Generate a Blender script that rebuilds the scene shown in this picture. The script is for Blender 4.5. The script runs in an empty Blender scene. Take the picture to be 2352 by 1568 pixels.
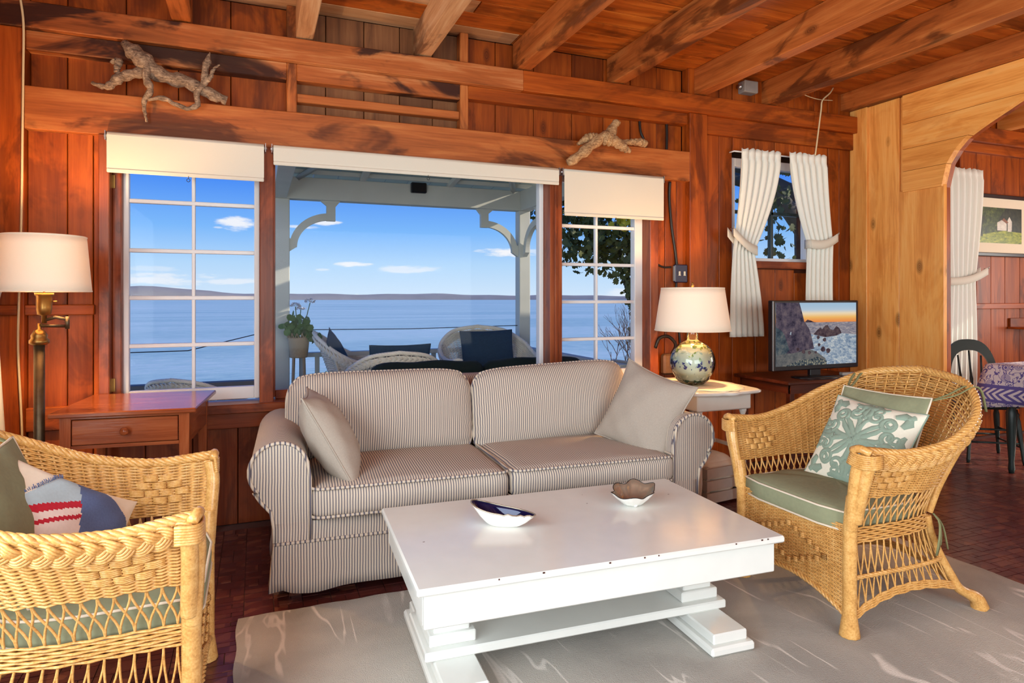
import bpy, math, random
from mathutils import Vector, Matrix, Euler
random.seed(11)
scene = bpy.context.scene
COL = scene.collection

def lin(r, g, b):
    f = lambda c: (c/255/12.92) if c <= 10 else ((c/255+0.055)/1.055)**2.4
    return (f(r), f(g), f(b), 1)

# ------------------------------------------------------------------ camera
cam_d = bpy.data.cameras.new('camera')
cam = bpy.data.objects.new('camera', cam_d); COL.objects.link(cam)
cam_d.sensor_width = 36; cam_d.lens = 1480/2352*36
cam_d.shift_y = -101/2352
cam_d.clip_start = 0.02; cam_d.clip_end = 20000
cam.location = (0, 0, 1.28)
THETA = math.atan(586/1480)
cam.rotation_euler = (math.pi/2, 0, -THETA)
scene.camera = cam

# ------------------------------------------------------------------ view
scene.view_settings.view_transform = 'Standard'
scene.view_settings.look = 'None'
scene.view_settings.gamma = 1
scene.view_settings.use_curve_mapping = False
scene.view_settings.exposure = 0.0

# ------------------------------------------------------------------ world
class NT:
    """small helper around a node tree"""
    def __init__(s, nt): s.t = nt
    def n(s, typ, ins=None, **kw):
        nd = s.t.nodes.new(typ)
        for k, v in kw.items(): setattr(nd, k, v)
        for k, v in (ins or {}).items():
            sk = nd.inputs[k]
            if isinstance(v, bpy.types.NodeSocket): s.t.links.new(v, sk)
            else: sk.default_value = v
        return nd
    def m(s, op, a, b=0.0, c=0.0, clamp=False):
        return s.n('ShaderNodeMath', {0: a, 1: b, 2: c}, operation=op, use_clamp=clamp).outputs[0]
    def mix(s, f, a, b, mode='MIX'):
        return s.n('ShaderNodeMixRGB', {0: f, 1: a, 2: b}, blend_type=mode).outputs[0]
    def ramp(s, f, pts, interp='LINEAR'):
        r = s.n('ShaderNodeValToRGB', {0: f}); cr = r.color_ramp; cr.interpolation = interp
        while len(cr.elements) < len(pts): cr.elements.new(0.5)
        for e, (p, c) in zip(cr.elements, pts): e.position = p; e.color = c
        return r.outputs[0]
    def maprange(s, v, a, b, c=0.0, d=1.0):
        return s.n('ShaderNodeMapRange', {0: v, 1: a, 2: b, 3: c, 4: d}, interpolation_type='SMOOTHSTEP').outputs[0]

W = bpy.data.worlds.new('sky'); scene.world = W; W.use_nodes = True
wt = W.node_tree; wt.nodes.clear(); w = NT(wt)
tc = w.n('ShaderNodeTexCoord').outputs['Generated']
sx = w.n('ShaderNodeSeparateXYZ', {0: tc})
X_, Y_, Z_ = sx.outputs
sky = w.ramp(Z_, [(0.0, lin(214, 234, 254)), (0.05, lin(184, 220, 254)), (0.10, lin(128, 188, 254)), (0.17, lin(74, 142, 248)), (0.45, lin(58, 120, 226)), (1.0, lin(50, 104, 200))])
az = w.m('ARCTAN2', X_, Y_)
el = w.m('ARCSINE', Z_)
cn = w.n('ShaderNodeTexNoise', {'Vector': w.n('ShaderNodeMapping', {0: tc, 3: (14, 14, 60)}).outputs[0], 'Scale': 1.6, 'Detail': 7, 'Roughness': 0.6}).outputs[0]
nz = w.m('SUBTRACT', cn, 0.5)
clouds = None
def az_el(u, v):
    d = (u-1176)/1480
    return THETA+math.atan(d), math.atan((683-v)/1480/math.sqrt(1+d*d))
for (u, v, du, dv, den) in [(548, 514, 50, 15, .95), (500, 522, 14, 3, .5), (380, 640, 130, 13, .7), (520, 645, 70, 8, .6), (360, 617, 50, 7, .35), (748, 511, 34, 8, .9), (698, 521, 34, 5, .7),
                            (815, 607, 42, 6, .9), (742, 619, 16, 3, .45), (935, 618, 85, 10, .6), (1163, 580, 80, 11, 1.), (330, 663, 90, 5, .5), (818, 678, 9, 3, .6), (1225, 578, 30, 7, .5),
                            (1420, 675, 60, 12, .5), (1400, 590, 40, 9, .5)]:
    a0, e0 = az_el(u, v)
    p = w.m('POWER', w.m('DIVIDE', w.m('SUBTRACT', az, a0), du/1480), 2.0)
    q = w.m('POWER', w.m('DIVIDE', w.m('SUBTRACT', el, e0), dv/1480), 2.0)
    d = w.m('SUBTRACT', w.m('ADD', p, q), w.m('MULTIPLY', nz, 4.0))
    k = w.m('MULTIPLY', w.maprange(d, 1.1, 0.1), den)
    clouds = k if clouds is None else w.m('MAXIMUM', clouds, k)
skyc = w.mix(clouds, sky, lin(250, 250, 254))
bg = w.n('ShaderNodeBackground', {0: skyc, 1: 1.0})
wo = w.n('ShaderNodeOutputWorld'); wt.links.new(bg.outputs[0], wo.inputs[0])

# ------------------------------------------------------------------ sun, daylight from the side windows, added fill from the rear
def light(name, typ, loc, rot, energy, color, size=None):
    d = bpy.data.lights.new(name, typ); o = bpy.data.objects.new(name, d); COL.objects.link(o)
    o.location = loc; o.rotation_euler = rot; d.energy = energy; d.color = color
    if size and typ == 'AREA': d.shape = 'RECTANGLE'; d.size, d.size_y = size
    return o
sun = light('sun', 'SUN', (20, -8, 14), (0, 0, 0), 4.0, (1, .88, .7))
sun.rotation_euler = Vector((0.86, -0.36, 0.36)).to_track_quat('Z', 'Y').to_euler(); sun.data.angle = 0.01
# left and side: window daylight; both rear lights: added fill behind the camera
light('fill_light_rear', 'AREA', (1.55, -1.66, 1.4), (math.radians(90), 0, 0), 108, (.95, 1, .94), (3.2, 1.7))  # added fill for the room, not a known window
light('daylight_left_window', 'AREA', (-1.24, .35, 1.4), (math.radians(90), 0, math.radians(-90)), 160, (.90, 1, .98), (3.4, 1.7))
light('daylight_dining_side_window', 'AREA', (8.15, 2.05, 1.45), (math.radians(90), 0, math.radians(90)), 60, (1, .95, .85), (1.6, 1.2))
light('fill_light_dining_rear', 'AREA', (6.3, -1.66, 1.45), (math.radians(90), 0, 0), 90, (1, .90, .74), (2.0, 1.5))  # added fill for the dining room from its unseen rear

# ------------------------------------------------------------------ materials
MATS = {}
def newmat(name):
    m = bpy.data.materials.new(name); m.use_nodes = True; m.node_tree.nodes.clear()
    t = NT(m.node_tree); out = t.n('ShaderNodeOutputMaterial')
    MATS[name] = m
    return m, t, out
def finish(t, out, col, rough=.5, bump=None, bs=.3, bd=.01, **kw):
    ins = {'Base Color': col, 'Roughness': rough}; ins.update(kw)
    p = t.n('ShaderNodeBsdfPrincipled', ins)
    if bump is not None:
        b = t.n('ShaderNodeBump', {'Strength': bs, 'Distance': bd, 'Height': bump})
        t.t.links.new(b.outputs[0], p.inputs['Normal'])
    t.t.links.new(p.outputs[0], out.inputs[0]); return p
def coords(t, scale=(1, 1, 1), rnd=True, kind='Object'):
    c = t.n('ShaderNodeTexCoord').outputs[kind]
    if rnd:
        r = t.n('ShaderNodeObjectInfo').outputs['Random']
        off = t.n('ShaderNodeCombineXYZ', {0: t.m('MULTIPLY', r, 37.0), 1: t.m('MULTIPLY', r, 91.0), 2: t.m('MULTIPLY', r, 63.0)}).outputs[0]
        c = t.n('ShaderNodeVectorMath', {0: c, 1: off}, operation='ADD').outputs[0]
    return t.n('ShaderNodeMapping', {0: c, 3: scale}).outputs[0]

def wood(name, axis, dark, mid, light_, rough=.35, knots=.5, blotch=.35, blotchcol=(30, 10, 5), var=.25, fs=1.0):
    m, t, out = newmat(name)
    s = [9*fs]*3; s[axis] = .9*fs
    v = coords(t, tuple(s))
    n1 = t.n('ShaderNodeTexNoise', {'Vector': v, 'Scale': 1.6, 'Detail': 6, 'Roughness': .6, 'Distortion': .6}).outputs[0]
    s2 = [70*fs]*3; s2[axis] = 2.2*fs
    n2 = t.n('ShaderNodeTexNoise', {'Vector': coords(t, tuple(s2)), 'Scale': 1.5, 'Detail': 4, 'Roughness': .6}).outputs[0]
    f = t.m('ADD', t.m('MULTIPLY', n1, .7), t.m('MULTIPLY', n2, .3))
    col = t.ramp(f, [(.26, lin(*dark)), (.5, lin(*mid)), (.76, lin(*light_))])
    # knots: stretched voronoi cells, only some of them
    s3 = [5.0]*3; s3[axis] = 2.4
    vk = coords(t, tuple(s3))
    vo = t.n('ShaderNodeTexVoronoi', {'Vector': vk, 'Scale': 1.0}, feature='F1')
    pick = t.m('GREATER_THAN', t.n('ShaderNodeSeparateXYZ', {0: vo.outputs['Color']}).outputs[0], 1-knots)
    kd = t.m('MULTIPLY', t.maprange(vo.outputs['Distance'], .18, .06), pick)
    ring = t.m('MULTIPLY', t.m('ABSOLUTE', t.m('SINE', t.m('MULTIPLY', vo.outputs['Distance'], 90.0))), .4)
    kcol = t.mix(ring, lin(55, 20, 10), lin(*mid))
    col = t.mix(t.m('MULTIPLY', kd, .8), col, kcol)
    # soft blotches of age
    s4 = [2.2]*3; s4[axis] = .9
    nb = t.n('ShaderNodeTexNoise', {'Vector': coords(t, tuple(s4)), 'Scale': 1.4, 'Detail': 5, 'Roughness': .62, 'Distortion': .8}).outputs[0]
    col = t.mix(t.m('MULTIPLY', t.maprange(nb, .51, .62), blotch), col, lin(*blotchcol))
    r = t.n('ShaderNodeObjectInfo').outputs['Random']
    col = t.n('ShaderNodeHueSaturation', {'Hue': .5, 'Saturation': 1.0, 'Value': t.m('ADD', 1-var/2, t.m('MULTIPLY', r, var)), 'Color': col}).outputs[0]
    finish(t, out, col, rough, f, .25, .004, **{'Specular IOR Level': .3})
    return m
AX = 'xyz'
for a in range(3):
    wood('wall_wood_'+AX[a], a, (96, 36, 8), (152, 68, 16), (190, 96, 28), .42, .45, .55, (62, 20, 6), .34)
    wood('beam_wood_'+AX[a], a, (110, 52, 18), (172, 92, 42), (206, 130, 70), .45, .3, .75, (62, 24, 10), .2)
    wood('stained_'+AX[a], a, (96, 44, 16), (166, 88, 40), (208, 148, 96), .5, .3, .95, (44, 16, 10), .1, .8)
    wood('weathered_'+AX[a], a, (84, 48, 26), (124, 76, 44), (148, 100, 62), .6, .3, .4, (60, 30, 16), .2)
    wood('pine_'+AX[a], a, (200, 112, 44), (242, 166, 86), (252, 196, 120), .24, .95, .3, (204, 116, 48), .12)
    wood('bleached_'+AX[a], a, (120, 66, 34), (190, 138, 96), (214, 178, 140), .5, .4, .75, (78, 34, 16), .15)
    wood('ceiling_wood_'+AX[a], a, (100, 42, 10), (176, 86, 26), (216, 128, 50), .35, .5, .55, (66, 26, 12), .34)
    wood('casing_'+AX[a], a, (92, 36, 18), (140, 66, 34), (172, 96, 54), .3, .2, .5, (52, 18, 14), .15)
    wood('desk_wood_'+AX[a], a, (108, 46, 22), (150, 76, 42), (176, 102, 62), .2, .1, .2, (96, 40, 20), .06, 1.5)
    wood('dark_wood_'+AX[a], a, (40, 16, 10), (72, 32, 20), (100, 50, 32), .3, .1, .3, (30, 12, 8), .1)
    pass
def drift(name, a, b, c):
    m, t, out = newmat(name)
    v = coords(t, (1, 1, 1), False)
    n = t.n('ShaderNodeTexNoise', {'Vector': v, 'Scale': 22, 'Detail': 8, 'Roughness': .72, 'Distortion': 1.2}).outputs[0]
    g = t.n('ShaderNodeTexNoise', {'Vector': t.n('ShaderNodeMapping', {0: v, 3: (26, 150, 110)}).outputs[0], 'Scale': 1.0, 'Detail': 4, 'Roughness': .7}).outputs[0]
    f = t.m('ADD', t.m('MULTIPLY', n, .5), t.m('MULTIPLY', g, .5))
    finish(t, out, t.ramp(f, [(.36, lin(*a)), (.5, lin(*b)), (.64, lin(*c))]), .85, f, .9, .012)
drift('driftwood_x', (62, 44, 36), (140, 112, 90), (196, 168, 140))
drift('driftwood_pale_x', (92, 58, 36), (176, 132, 90), (220, 182, 134))

def plain(name, c, rough=.5, noise=0., ns=40., bs=0., metal=0., **kw):
    m, t, out = newmat(name)
    v = coords(t, rnd=False)
    n = t.n('ShaderNodeTexNoise', {'Vector': v, 'Scale': ns, 'Detail': 4}).outputs[0]
    k = 1-noise
    col = t.mix(n, tuple(x*k for x in lin(*c)[:3])+(1,), tuple(min(1, x*(1+noise)) for x in lin(*c)[:3])+(1,))
    finish(t, out, col, rough, n if bs else None, bs, .003, Metallic=metal, **kw)
    return m
plain('white_paint', (224, 224, 219), .17, .05, 12, .05)
plain('window_white', (226, 224, 226), .4, .04, 8)
plain('porch_white', (206, 204, 194), .6, .1, 6)
plain('porch_ceiling', (200, 206, 196), .6, .1, 6)
plain('porch_floor', (120, 118, 114), .7, .1, 6)
plain('white_wicker', (240, 228, 210), .6, .12, 30)
plain('navy', (40, 62, 84), .9, .3, 60, .2)
plain('dark_green_cloth', (8, 26, 24), .95, .35, 120, .3)
plain('grey_linen', (172, 160, 148), .95, .12, 160, .25)
plain('cream_cloth', (236, 220, 200), .9, .06, 60, .15)
plain('blue_light', (178, 196, 206), .9, .1, 120, .15)
plain('blue_denim', (92, 108, 150), .95, .2, 160, .2)
plain('red_cloth', (190, 30, 50), .95, .2, 90, .3)
plain('pink_white', (236, 214, 206), .95, .08, 90, .3)
plain('green_canvas', (140, 142, 112), .95, .14, 70, .25)
plain('piping_cream', (226, 212, 190), .9, .06, 100)
plain('pillow_cream', (232, 226, 208), .95, .06, 120, .15)
plain('applique_green', (142, 160, 144), .95, .1, 90, .2)
plain('tie_green', (130, 132, 92), .9, .1, 60)
plain('brass', (150, 112, 58), .35, .25, 30, .05, .85)
plain('old_brass', (92, 76, 56), .45, .35, 40, .1, .75)
plain('steel', (190, 190, 194), .3, .1, 30, 0, .9)
plain('black_plastic', (18, 16, 20), .3, .1, 20)
plain('black_cable', (26, 20, 18), .5, .1, 20)
plain('white_cable', (214, 190, 150), .5, .05, 20)
plain('switch_blue', (30, 28, 62), .35, .15, 30)
plain('grey_box', (146, 138, 134), .5, .1, 30)
plain('ivory', (238, 220, 190), .4)
plain('dark_green_paint', (34, 50, 50), .35, .15, 20)
plain('frame_black', (38, 22, 20), .35, .2, 40)
plain('mat_board', (226, 208, 184), .8, .02)
plain('doily', (248, 236, 214), .9, .05, 120, .3)
plain('white_ceramic', (240, 238, 232), .22, .04, 20, .1)
plain('blue_glaze', (14, 20, 62), .05, .15, 10, 0, .25)
plain('silver_glaze', (170, 156, 138), .12, .2, 14, 0, .6)
plain('crate_white', (196, 184, 174), .7, .15, 20)
plain('jug_brown', (104, 74, 52), .5, .3, 30)
plain('leaf_green', (70, 104, 46), .6, .35, 6)
plain('leaf_dark', (92, 98, 42), .6, .4, 3)
plain('leaf_yellow', (196, 180, 40), .6, .3, 6)
plain('bark', (92, 84, 74), .9, .4, 8, .5)
plain('twig', (130, 110, 104), .9, .2, 20)
plain('petal', (226, 220, 222), .7, .08, 30)
plain('planter_wicker', (170, 146, 118), .7, .2, 60, .4)
plain('hill', (164, 158, 150), 1., .2, .01)
plain('sheathing', (60, 34, 24), .9, .2, 4)
plain('dark_void', (20, 14, 12), .9)
plain('lawn', (78, 84, 50), 1., .3, 1)

def cane(name, a, b, c):
    m, t, out = newmat(name)
    v = coords(t, rnd=False)
    n = t.n('ShaderNodeTexNoise', {'Vector': v, 'Scale': 26, 'Detail': 5, 'Roughness': .7}).outputs[0]
    n2 = t.n('ShaderNodeTexNoise', {'Vector': v, 'Scale': 160, 'Detail': 2}).outputs[0]
    f = t.m('ADD', t.m('MULTIPLY', n, .6), t.m('MULTIPLY', n2, .4))
    finish(t, out, t.ramp(f, [(.22, lin(*a)), (.5, lin(*b)), (.78, lin(*c))]), .24, n2, .15, .002)
cane('cane', (160, 102, 44), (216, 162, 92), (240, 198, 132))

def stripes(name, axis, period=.0116):
    m, t, out = newmat(name)
    c = t.n('ShaderNodeTexCoord').outputs['Object']
    xyz = t.n('ShaderNodeSeparateXYZ', {0: c}).outputs
    wob = t.m('MULTIPLY', t.m('SUBTRACT', t.n('ShaderNodeTexNoise', {'Vector': c, 'Scale': 5, 'Detail': 2}).outputs[0], .5), .012)
    s = t.m('FRACT', t.m('DIVIDE', t.m('ADD', xyz[axis], wob), period))
    k = t.m('MULTIPLY', t.maprange(s, .04, .14), t.maprange(s, .50, .40))
    n = t.n('ShaderNodeTexNoise', {'Vector': c, 'Scale': 300, 'Detail': 2}).outputs[0]
    base = t.mix(n, lin(200, 184, 166), lin(216, 202, 184))
    col = t.mix(t.m('MULTIPLY', k, .92), base, lin(84, 82, 100))
    finish(t, out, col, .95, n, .15, .002)
stripes('ticking_x', 0); stripes('ticking_y', 1); stripes('ticking_pipe', 0, .02)

def blind_mat(name, c, tl_=.2):
    m, t, out = newmat(name)
    v = coords(t, (1, 1, 1), False)
    n = t.n('ShaderNodeTexNoise', {'Vector': v, 'Scale': 400, 'Detail': 2}).outputs[0]
    d = t.n('ShaderNodeBsdfPrincipled', {'Base Color': t.mix(n, lin(*c), lin(min(255, c[0]+8), min(255, c[1]+8), min(255, c[2]+8))), 'Roughness': .9})
    tr = t.n('ShaderNodeBsdfTranslucent', {'Color': lin(*c)})
    mx = t.n('ShaderNodeMixShader', {0: tl_, 1: d.outputs[0], 2: tr.outputs[0]})
    t.t.links.new(mx.outputs[0], out.inputs[0])
blind_mat('blind_cloth', (228, 220, 206), .2)
blind_mat('curtain_cloth', (250, 248, 240), .3)
blind_mat('shade_cloth', (246, 232, 212), .07)

def glass_mat():
    m, t, out = newmat('window_glass')
    fr = t.n('ShaderNodeFresnel', {'IOR': 1.45}).outputs[0]
    tr = t.n('ShaderNodeBsdfTransparent', {'Color': (.975, .985, .99, 1)})
    gl = t.n('ShaderNodeBsdfGlossy', {'Color': (1, 1, 1, 1), 'Roughness': .02})
    mx = t.n('ShaderNodeMixShader', {0: t.m('MULTIPLY', fr, .06), 1: tr.outputs[0], 2: gl.outputs[0]})
    t.t.links.new(mx.outputs[0], out.inputs[0])
glass_mat()
def lampglass():
    m, t, out = newmat('lamp_glass')
    fr = t.n('ShaderNodeFresnel', {'IOR': 1.45}).outputs[0]
    tr = t.n('ShaderNodeBsdfTransparent', {'Color': (.96, .97, .95, 1)})
    gl = t.n('ShaderNodeBsdfGlossy', {'Color': (1, 1, 1, 1), 'Roughness': .03})
    mx = t.n('ShaderNodeMixShader', {0: fr, 1: tr.outputs[0], 2: gl.outputs[0]})
    t.t.links.new(mx.outputs[0], out.inputs[0])
lampglass()
for nm, c in (('seaglass_white', (226, 226, 206)), ('seaglass_green', (150, 170, 92)), ('seaglass_blue', (62, 66, 128)), ('seaglass_dark', (60, 104, 70)), ('seaglass_pale', (196, 206, 190))):
    plain(nm, c, .25, .1, 20)

def emitter(name, c, s):
    m, t, out = newmat(name)
    e = t.n('ShaderNodeEmission', {0: lin(*c), 1: s}); t.t.links.new(e.outputs[0], out.inputs[0])
emitter('bulb', (255, 214, 150), 6.0)

def tile_mat():
    m, t, out = newmat('floor_tile')
    r = t.n('ShaderNodeObjectInfo').outputs['Random']
    v = coords(t, (1, 1, 1), False)
    vo = t.n('ShaderNodeTexVoronoi', {'Vector': t.n('ShaderNodeMapping', {0: v, 3: (15, 20, 0)}).outputs[0], 'Scale': 1.0})
    f = t.m('FRACT', t.m('ADD', r, t.n('ShaderNodeSeparateXYZ', {0: vo.outputs['Color']}).outputs[0]))
    n = t.n('ShaderNodeTexNoise', {'Vector': v, 'Scale': 60, 'Detail': 4}).outputs[0]
    col = t.ramp(f, [(0, lin(84, 36, 34)), (.4, lin(110, 52, 44)), (.7, lin(92, 44, 46)), (1, lin(140, 82, 62))])
    col = t.mix(t.m('MULTIPLY', n, .35), col, lin(70, 40, 40))
    finish(t, out, col, .3, n, .2, .002)
tile_mat()
plain('grout', (104, 76, 72), .8, .15, 40)

def rug_mat():
    m, t, out = newmat('rug_pile')
    v = coords(t, (1, 1, 1), False)
    big = t.n('ShaderNodeTexNoise', {'Vector': v, 'Scale': 1.6, 'Detail': 4, 'Distortion': .6}).outputs[0]
    col = t.ramp(big, [(.3, lin(154, 150, 144)), (.5, lin(182, 177, 169)), (.7, lin(200, 194, 184))])
    # diagonal pale veins
    rot = t.n('ShaderNodeMapping', {0: v, 2: (0, 0, math.radians(24)), 3: (3.1, .5, 1)}).outputs[0]
    wv = t.n('ShaderNodeTexNoise', {'Vector': rot, 'Scale': 1.5, 'Detail': 3, 'Distortion': .8}).outputs[0]
    vein = t.maprange(t.m('ABSOLUTE', t.m('SUBTRACT', wv, .5)), .020, .004)
    gate = t.maprange(t.n('ShaderNodeTexNoise', {'Vector': v, 'Scale': 3.2, 'Detail': 1}).outputs[0], .46, .56)
    col = t.mix(t.m('MULTIPLY', t.m('MULTIPLY', vein, gate), .8), col, lin(240, 232, 224))
    fine = t.n('ShaderNodeTexNoise', {'Vector': v, 'Scale': 260, 'Detail': 3}).outputs[0]
    col = t.mix(t.m('MULTIPLY', fine, .3), col, lin(130, 122, 116))
    finish(t, out, col, 1., fine, .7, .006)
rug_mat()

def sea_mat():
    m, t, out = newmat('sea_water')
    c = t.n('ShaderNodeTexCoord').outputs['Object']
    n = t.n('ShaderNodeTexNoise', {'Vector': t.n('ShaderNodeMapping', {0: c, 3: (.35, .9, 1)}).outputs[0], 'Scale': .5, 'Detail': 6, 'Roughness': .65}).outputs[0]
    nb = t.n('ShaderNodeTexNoise', {'Vector': t.n('ShaderNodeMapping', {0: c, 3: (.003, .02, 1)}).outputs[0], 'Scale': 1, 'Detail': 4}).outputs[0]
    f = t.m('ADD', t.m('MULTIPLY', n, .5), t.m('MULTIPLY', nb, .5))
    col = t.ramp(f, [(.35, lin(164, 204, 196)), (.5, lin(204, 232, 216)), (.66, lin(236, 248, 236))])
    finish(t, out, col, .45, n, .6, .5)
sea_mat()

def cloth_print():
    m, t, out = newmat('purple_print')
    c = t.n('ShaderNodeTexCoord').outputs['Object']
    xyz = t.n('ShaderNodeSeparateXYZ', {0: c}).outputs
    h = t.m('ADD', xyz[0], xyz[1])
    vo = t.n('ShaderNodeTexVoronoi', {'Vector': c, 'Scale': 14.0})
    d = vo.outputs['Distance']
    pet = t.m('GREATER_THAN', t.m('SINE', t.m('MULTIPLY', d, 70.0)), .1)
    flower = t.m('MULTIPLY', pet, t.m('LESS_THAN', d, .42))
    stem = t.m('LESS_THAN', t.m('ABSOLUTE', t.m('SUBTRACT', t.n('ShaderNodeTexNoise', {'Vector': c, 'Scale': 24, 'Detail': 2}).outputs[0], .5)), .028)
    k = t.m('MAXIMUM', flower, stem)
    chev = t.m('GREATER_THAN', t.m('FRACT', t.m('MULTIPLY', t.m('ADD', h, t.m('ABSOLUTE', t.m('ADD', xyz[2], .205))), 26.0)), .5)
    inb = t.m('MULTIPLY', t.m('LESS_THAN', xyz[2], -.16), t.m('GREATER_THAN', xyz[2], -.25))
    k = t.m('ADD', t.m('MULTIPLY', k, t.m('SUBTRACT', 1.0, inb)), t.m('MULTIPLY', chev, inb))
    band = t.m('LESS_THAN', t.m('ABSOLUTE', t.m('ADD', xyz[2], .15)), .012)
    band2 = t.m('LESS_THAN', t.m('ABSOLUTE', t.m('ADD', xyz[2], .255)), .01)
    k = t.m('MAXIMUM', t.m('MAXIMUM', k, band), band2)
    col = t.mix(k, lin(220, 210, 216), lin(98, 88, 158))
    finish(t, out, col, .9)
cloth_print()

# pictures (flat print / screen)
def pic(name, cols, scale, emit, stretch=(1, 1, 1), detail=6):
    m, t, out = newmat(name)
    v = t.n('ShaderNodeMapping', {0: t.n('ShaderNodeTexCoord').outputs['Object'], 3: stretch}).outputs[0]
    n = t.n('ShaderNodeTexNoise', {'Vector': v, 'Scale': scale, 'Detail': detail, 'Roughness': .7}).outputs[0]
    k = len(cols)-1
    col = t.ramp(n, [(.34+.32*i/k, lin(*c)) for i, c in enumerate(cols)])
    if emit:
        e = t.n('ShaderNodeEmission', {0: col, 1: emit}); t.t.links.new(e.outputs[0], out.inputs[0])
    else: finish(t, out, col, .4)
E_ = .85
pic('tv_rock', [(44, 40, 56), (84, 74, 88), (112, 98, 104)], 22, E_)
pic('tv_rock_near', [(36, 44, 60), (72, 84, 92), (110, 112, 110)], 22, E_)
pic('tv_islet', [(52, 40, 48), (84, 68, 74), (110, 90, 88)], 40, E_)
pic('tv_surf', [(96, 118, 146), (150, 166, 184), (214, 216, 212)], 34, E_, (1, 1, 2))
pic('tv_sand', [(74, 78, 84), (104, 104, 104), (126, 122, 116)], 20, E_)
pic('tv_pebbles', [(30, 40, 50), (70, 80, 88), (190, 180, 150)], 60, E_)
pic('tv_sea', [(106, 106, 124), (146, 140, 150), (188, 176, 172)], 30, E_, (1, 1, 5))
def tv_sky():
    m, t, out = newmat('tv_sky')
    z = t.n('ShaderNodeSeparateXYZ', {0: t.n('ShaderNodeTexCoord').outputs['Object']}).outputs[2]
    col = t.ramp(t.maprange(z, .385, .53), [(0, lin(246, 150, 80)), (.2, lin(252, 196, 110)), (.45, lin(250, 228, 190)), (.7, lin(190, 210, 226)), (1, lin(170, 200, 224))])
    e = t.n('ShaderNodeEmission', {0: col, 1: E_}); t.t.links.new(e.outputs[0], out.inputs[0])
tv_sky()
pic('art_tree', [(24, 34, 16), (52, 66, 28), (96, 104, 44)], 26, 0)
pic('art_dark', [(16, 22, 16), (34, 40, 26), (60, 60, 40)], 26, 0)
pic('art_lawn', [(70, 84, 24), (128, 138, 36), (176, 172, 56)], 18, 0, (1, 1, 3))
pic('art_house', [(170, 160, 148), (206, 196, 184), (222, 214, 200)], 20, 0)
pic('art_red', [(90, 50, 34), (120, 70, 46), (150, 96, 60)], 30, 0)
M = MATS

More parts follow.
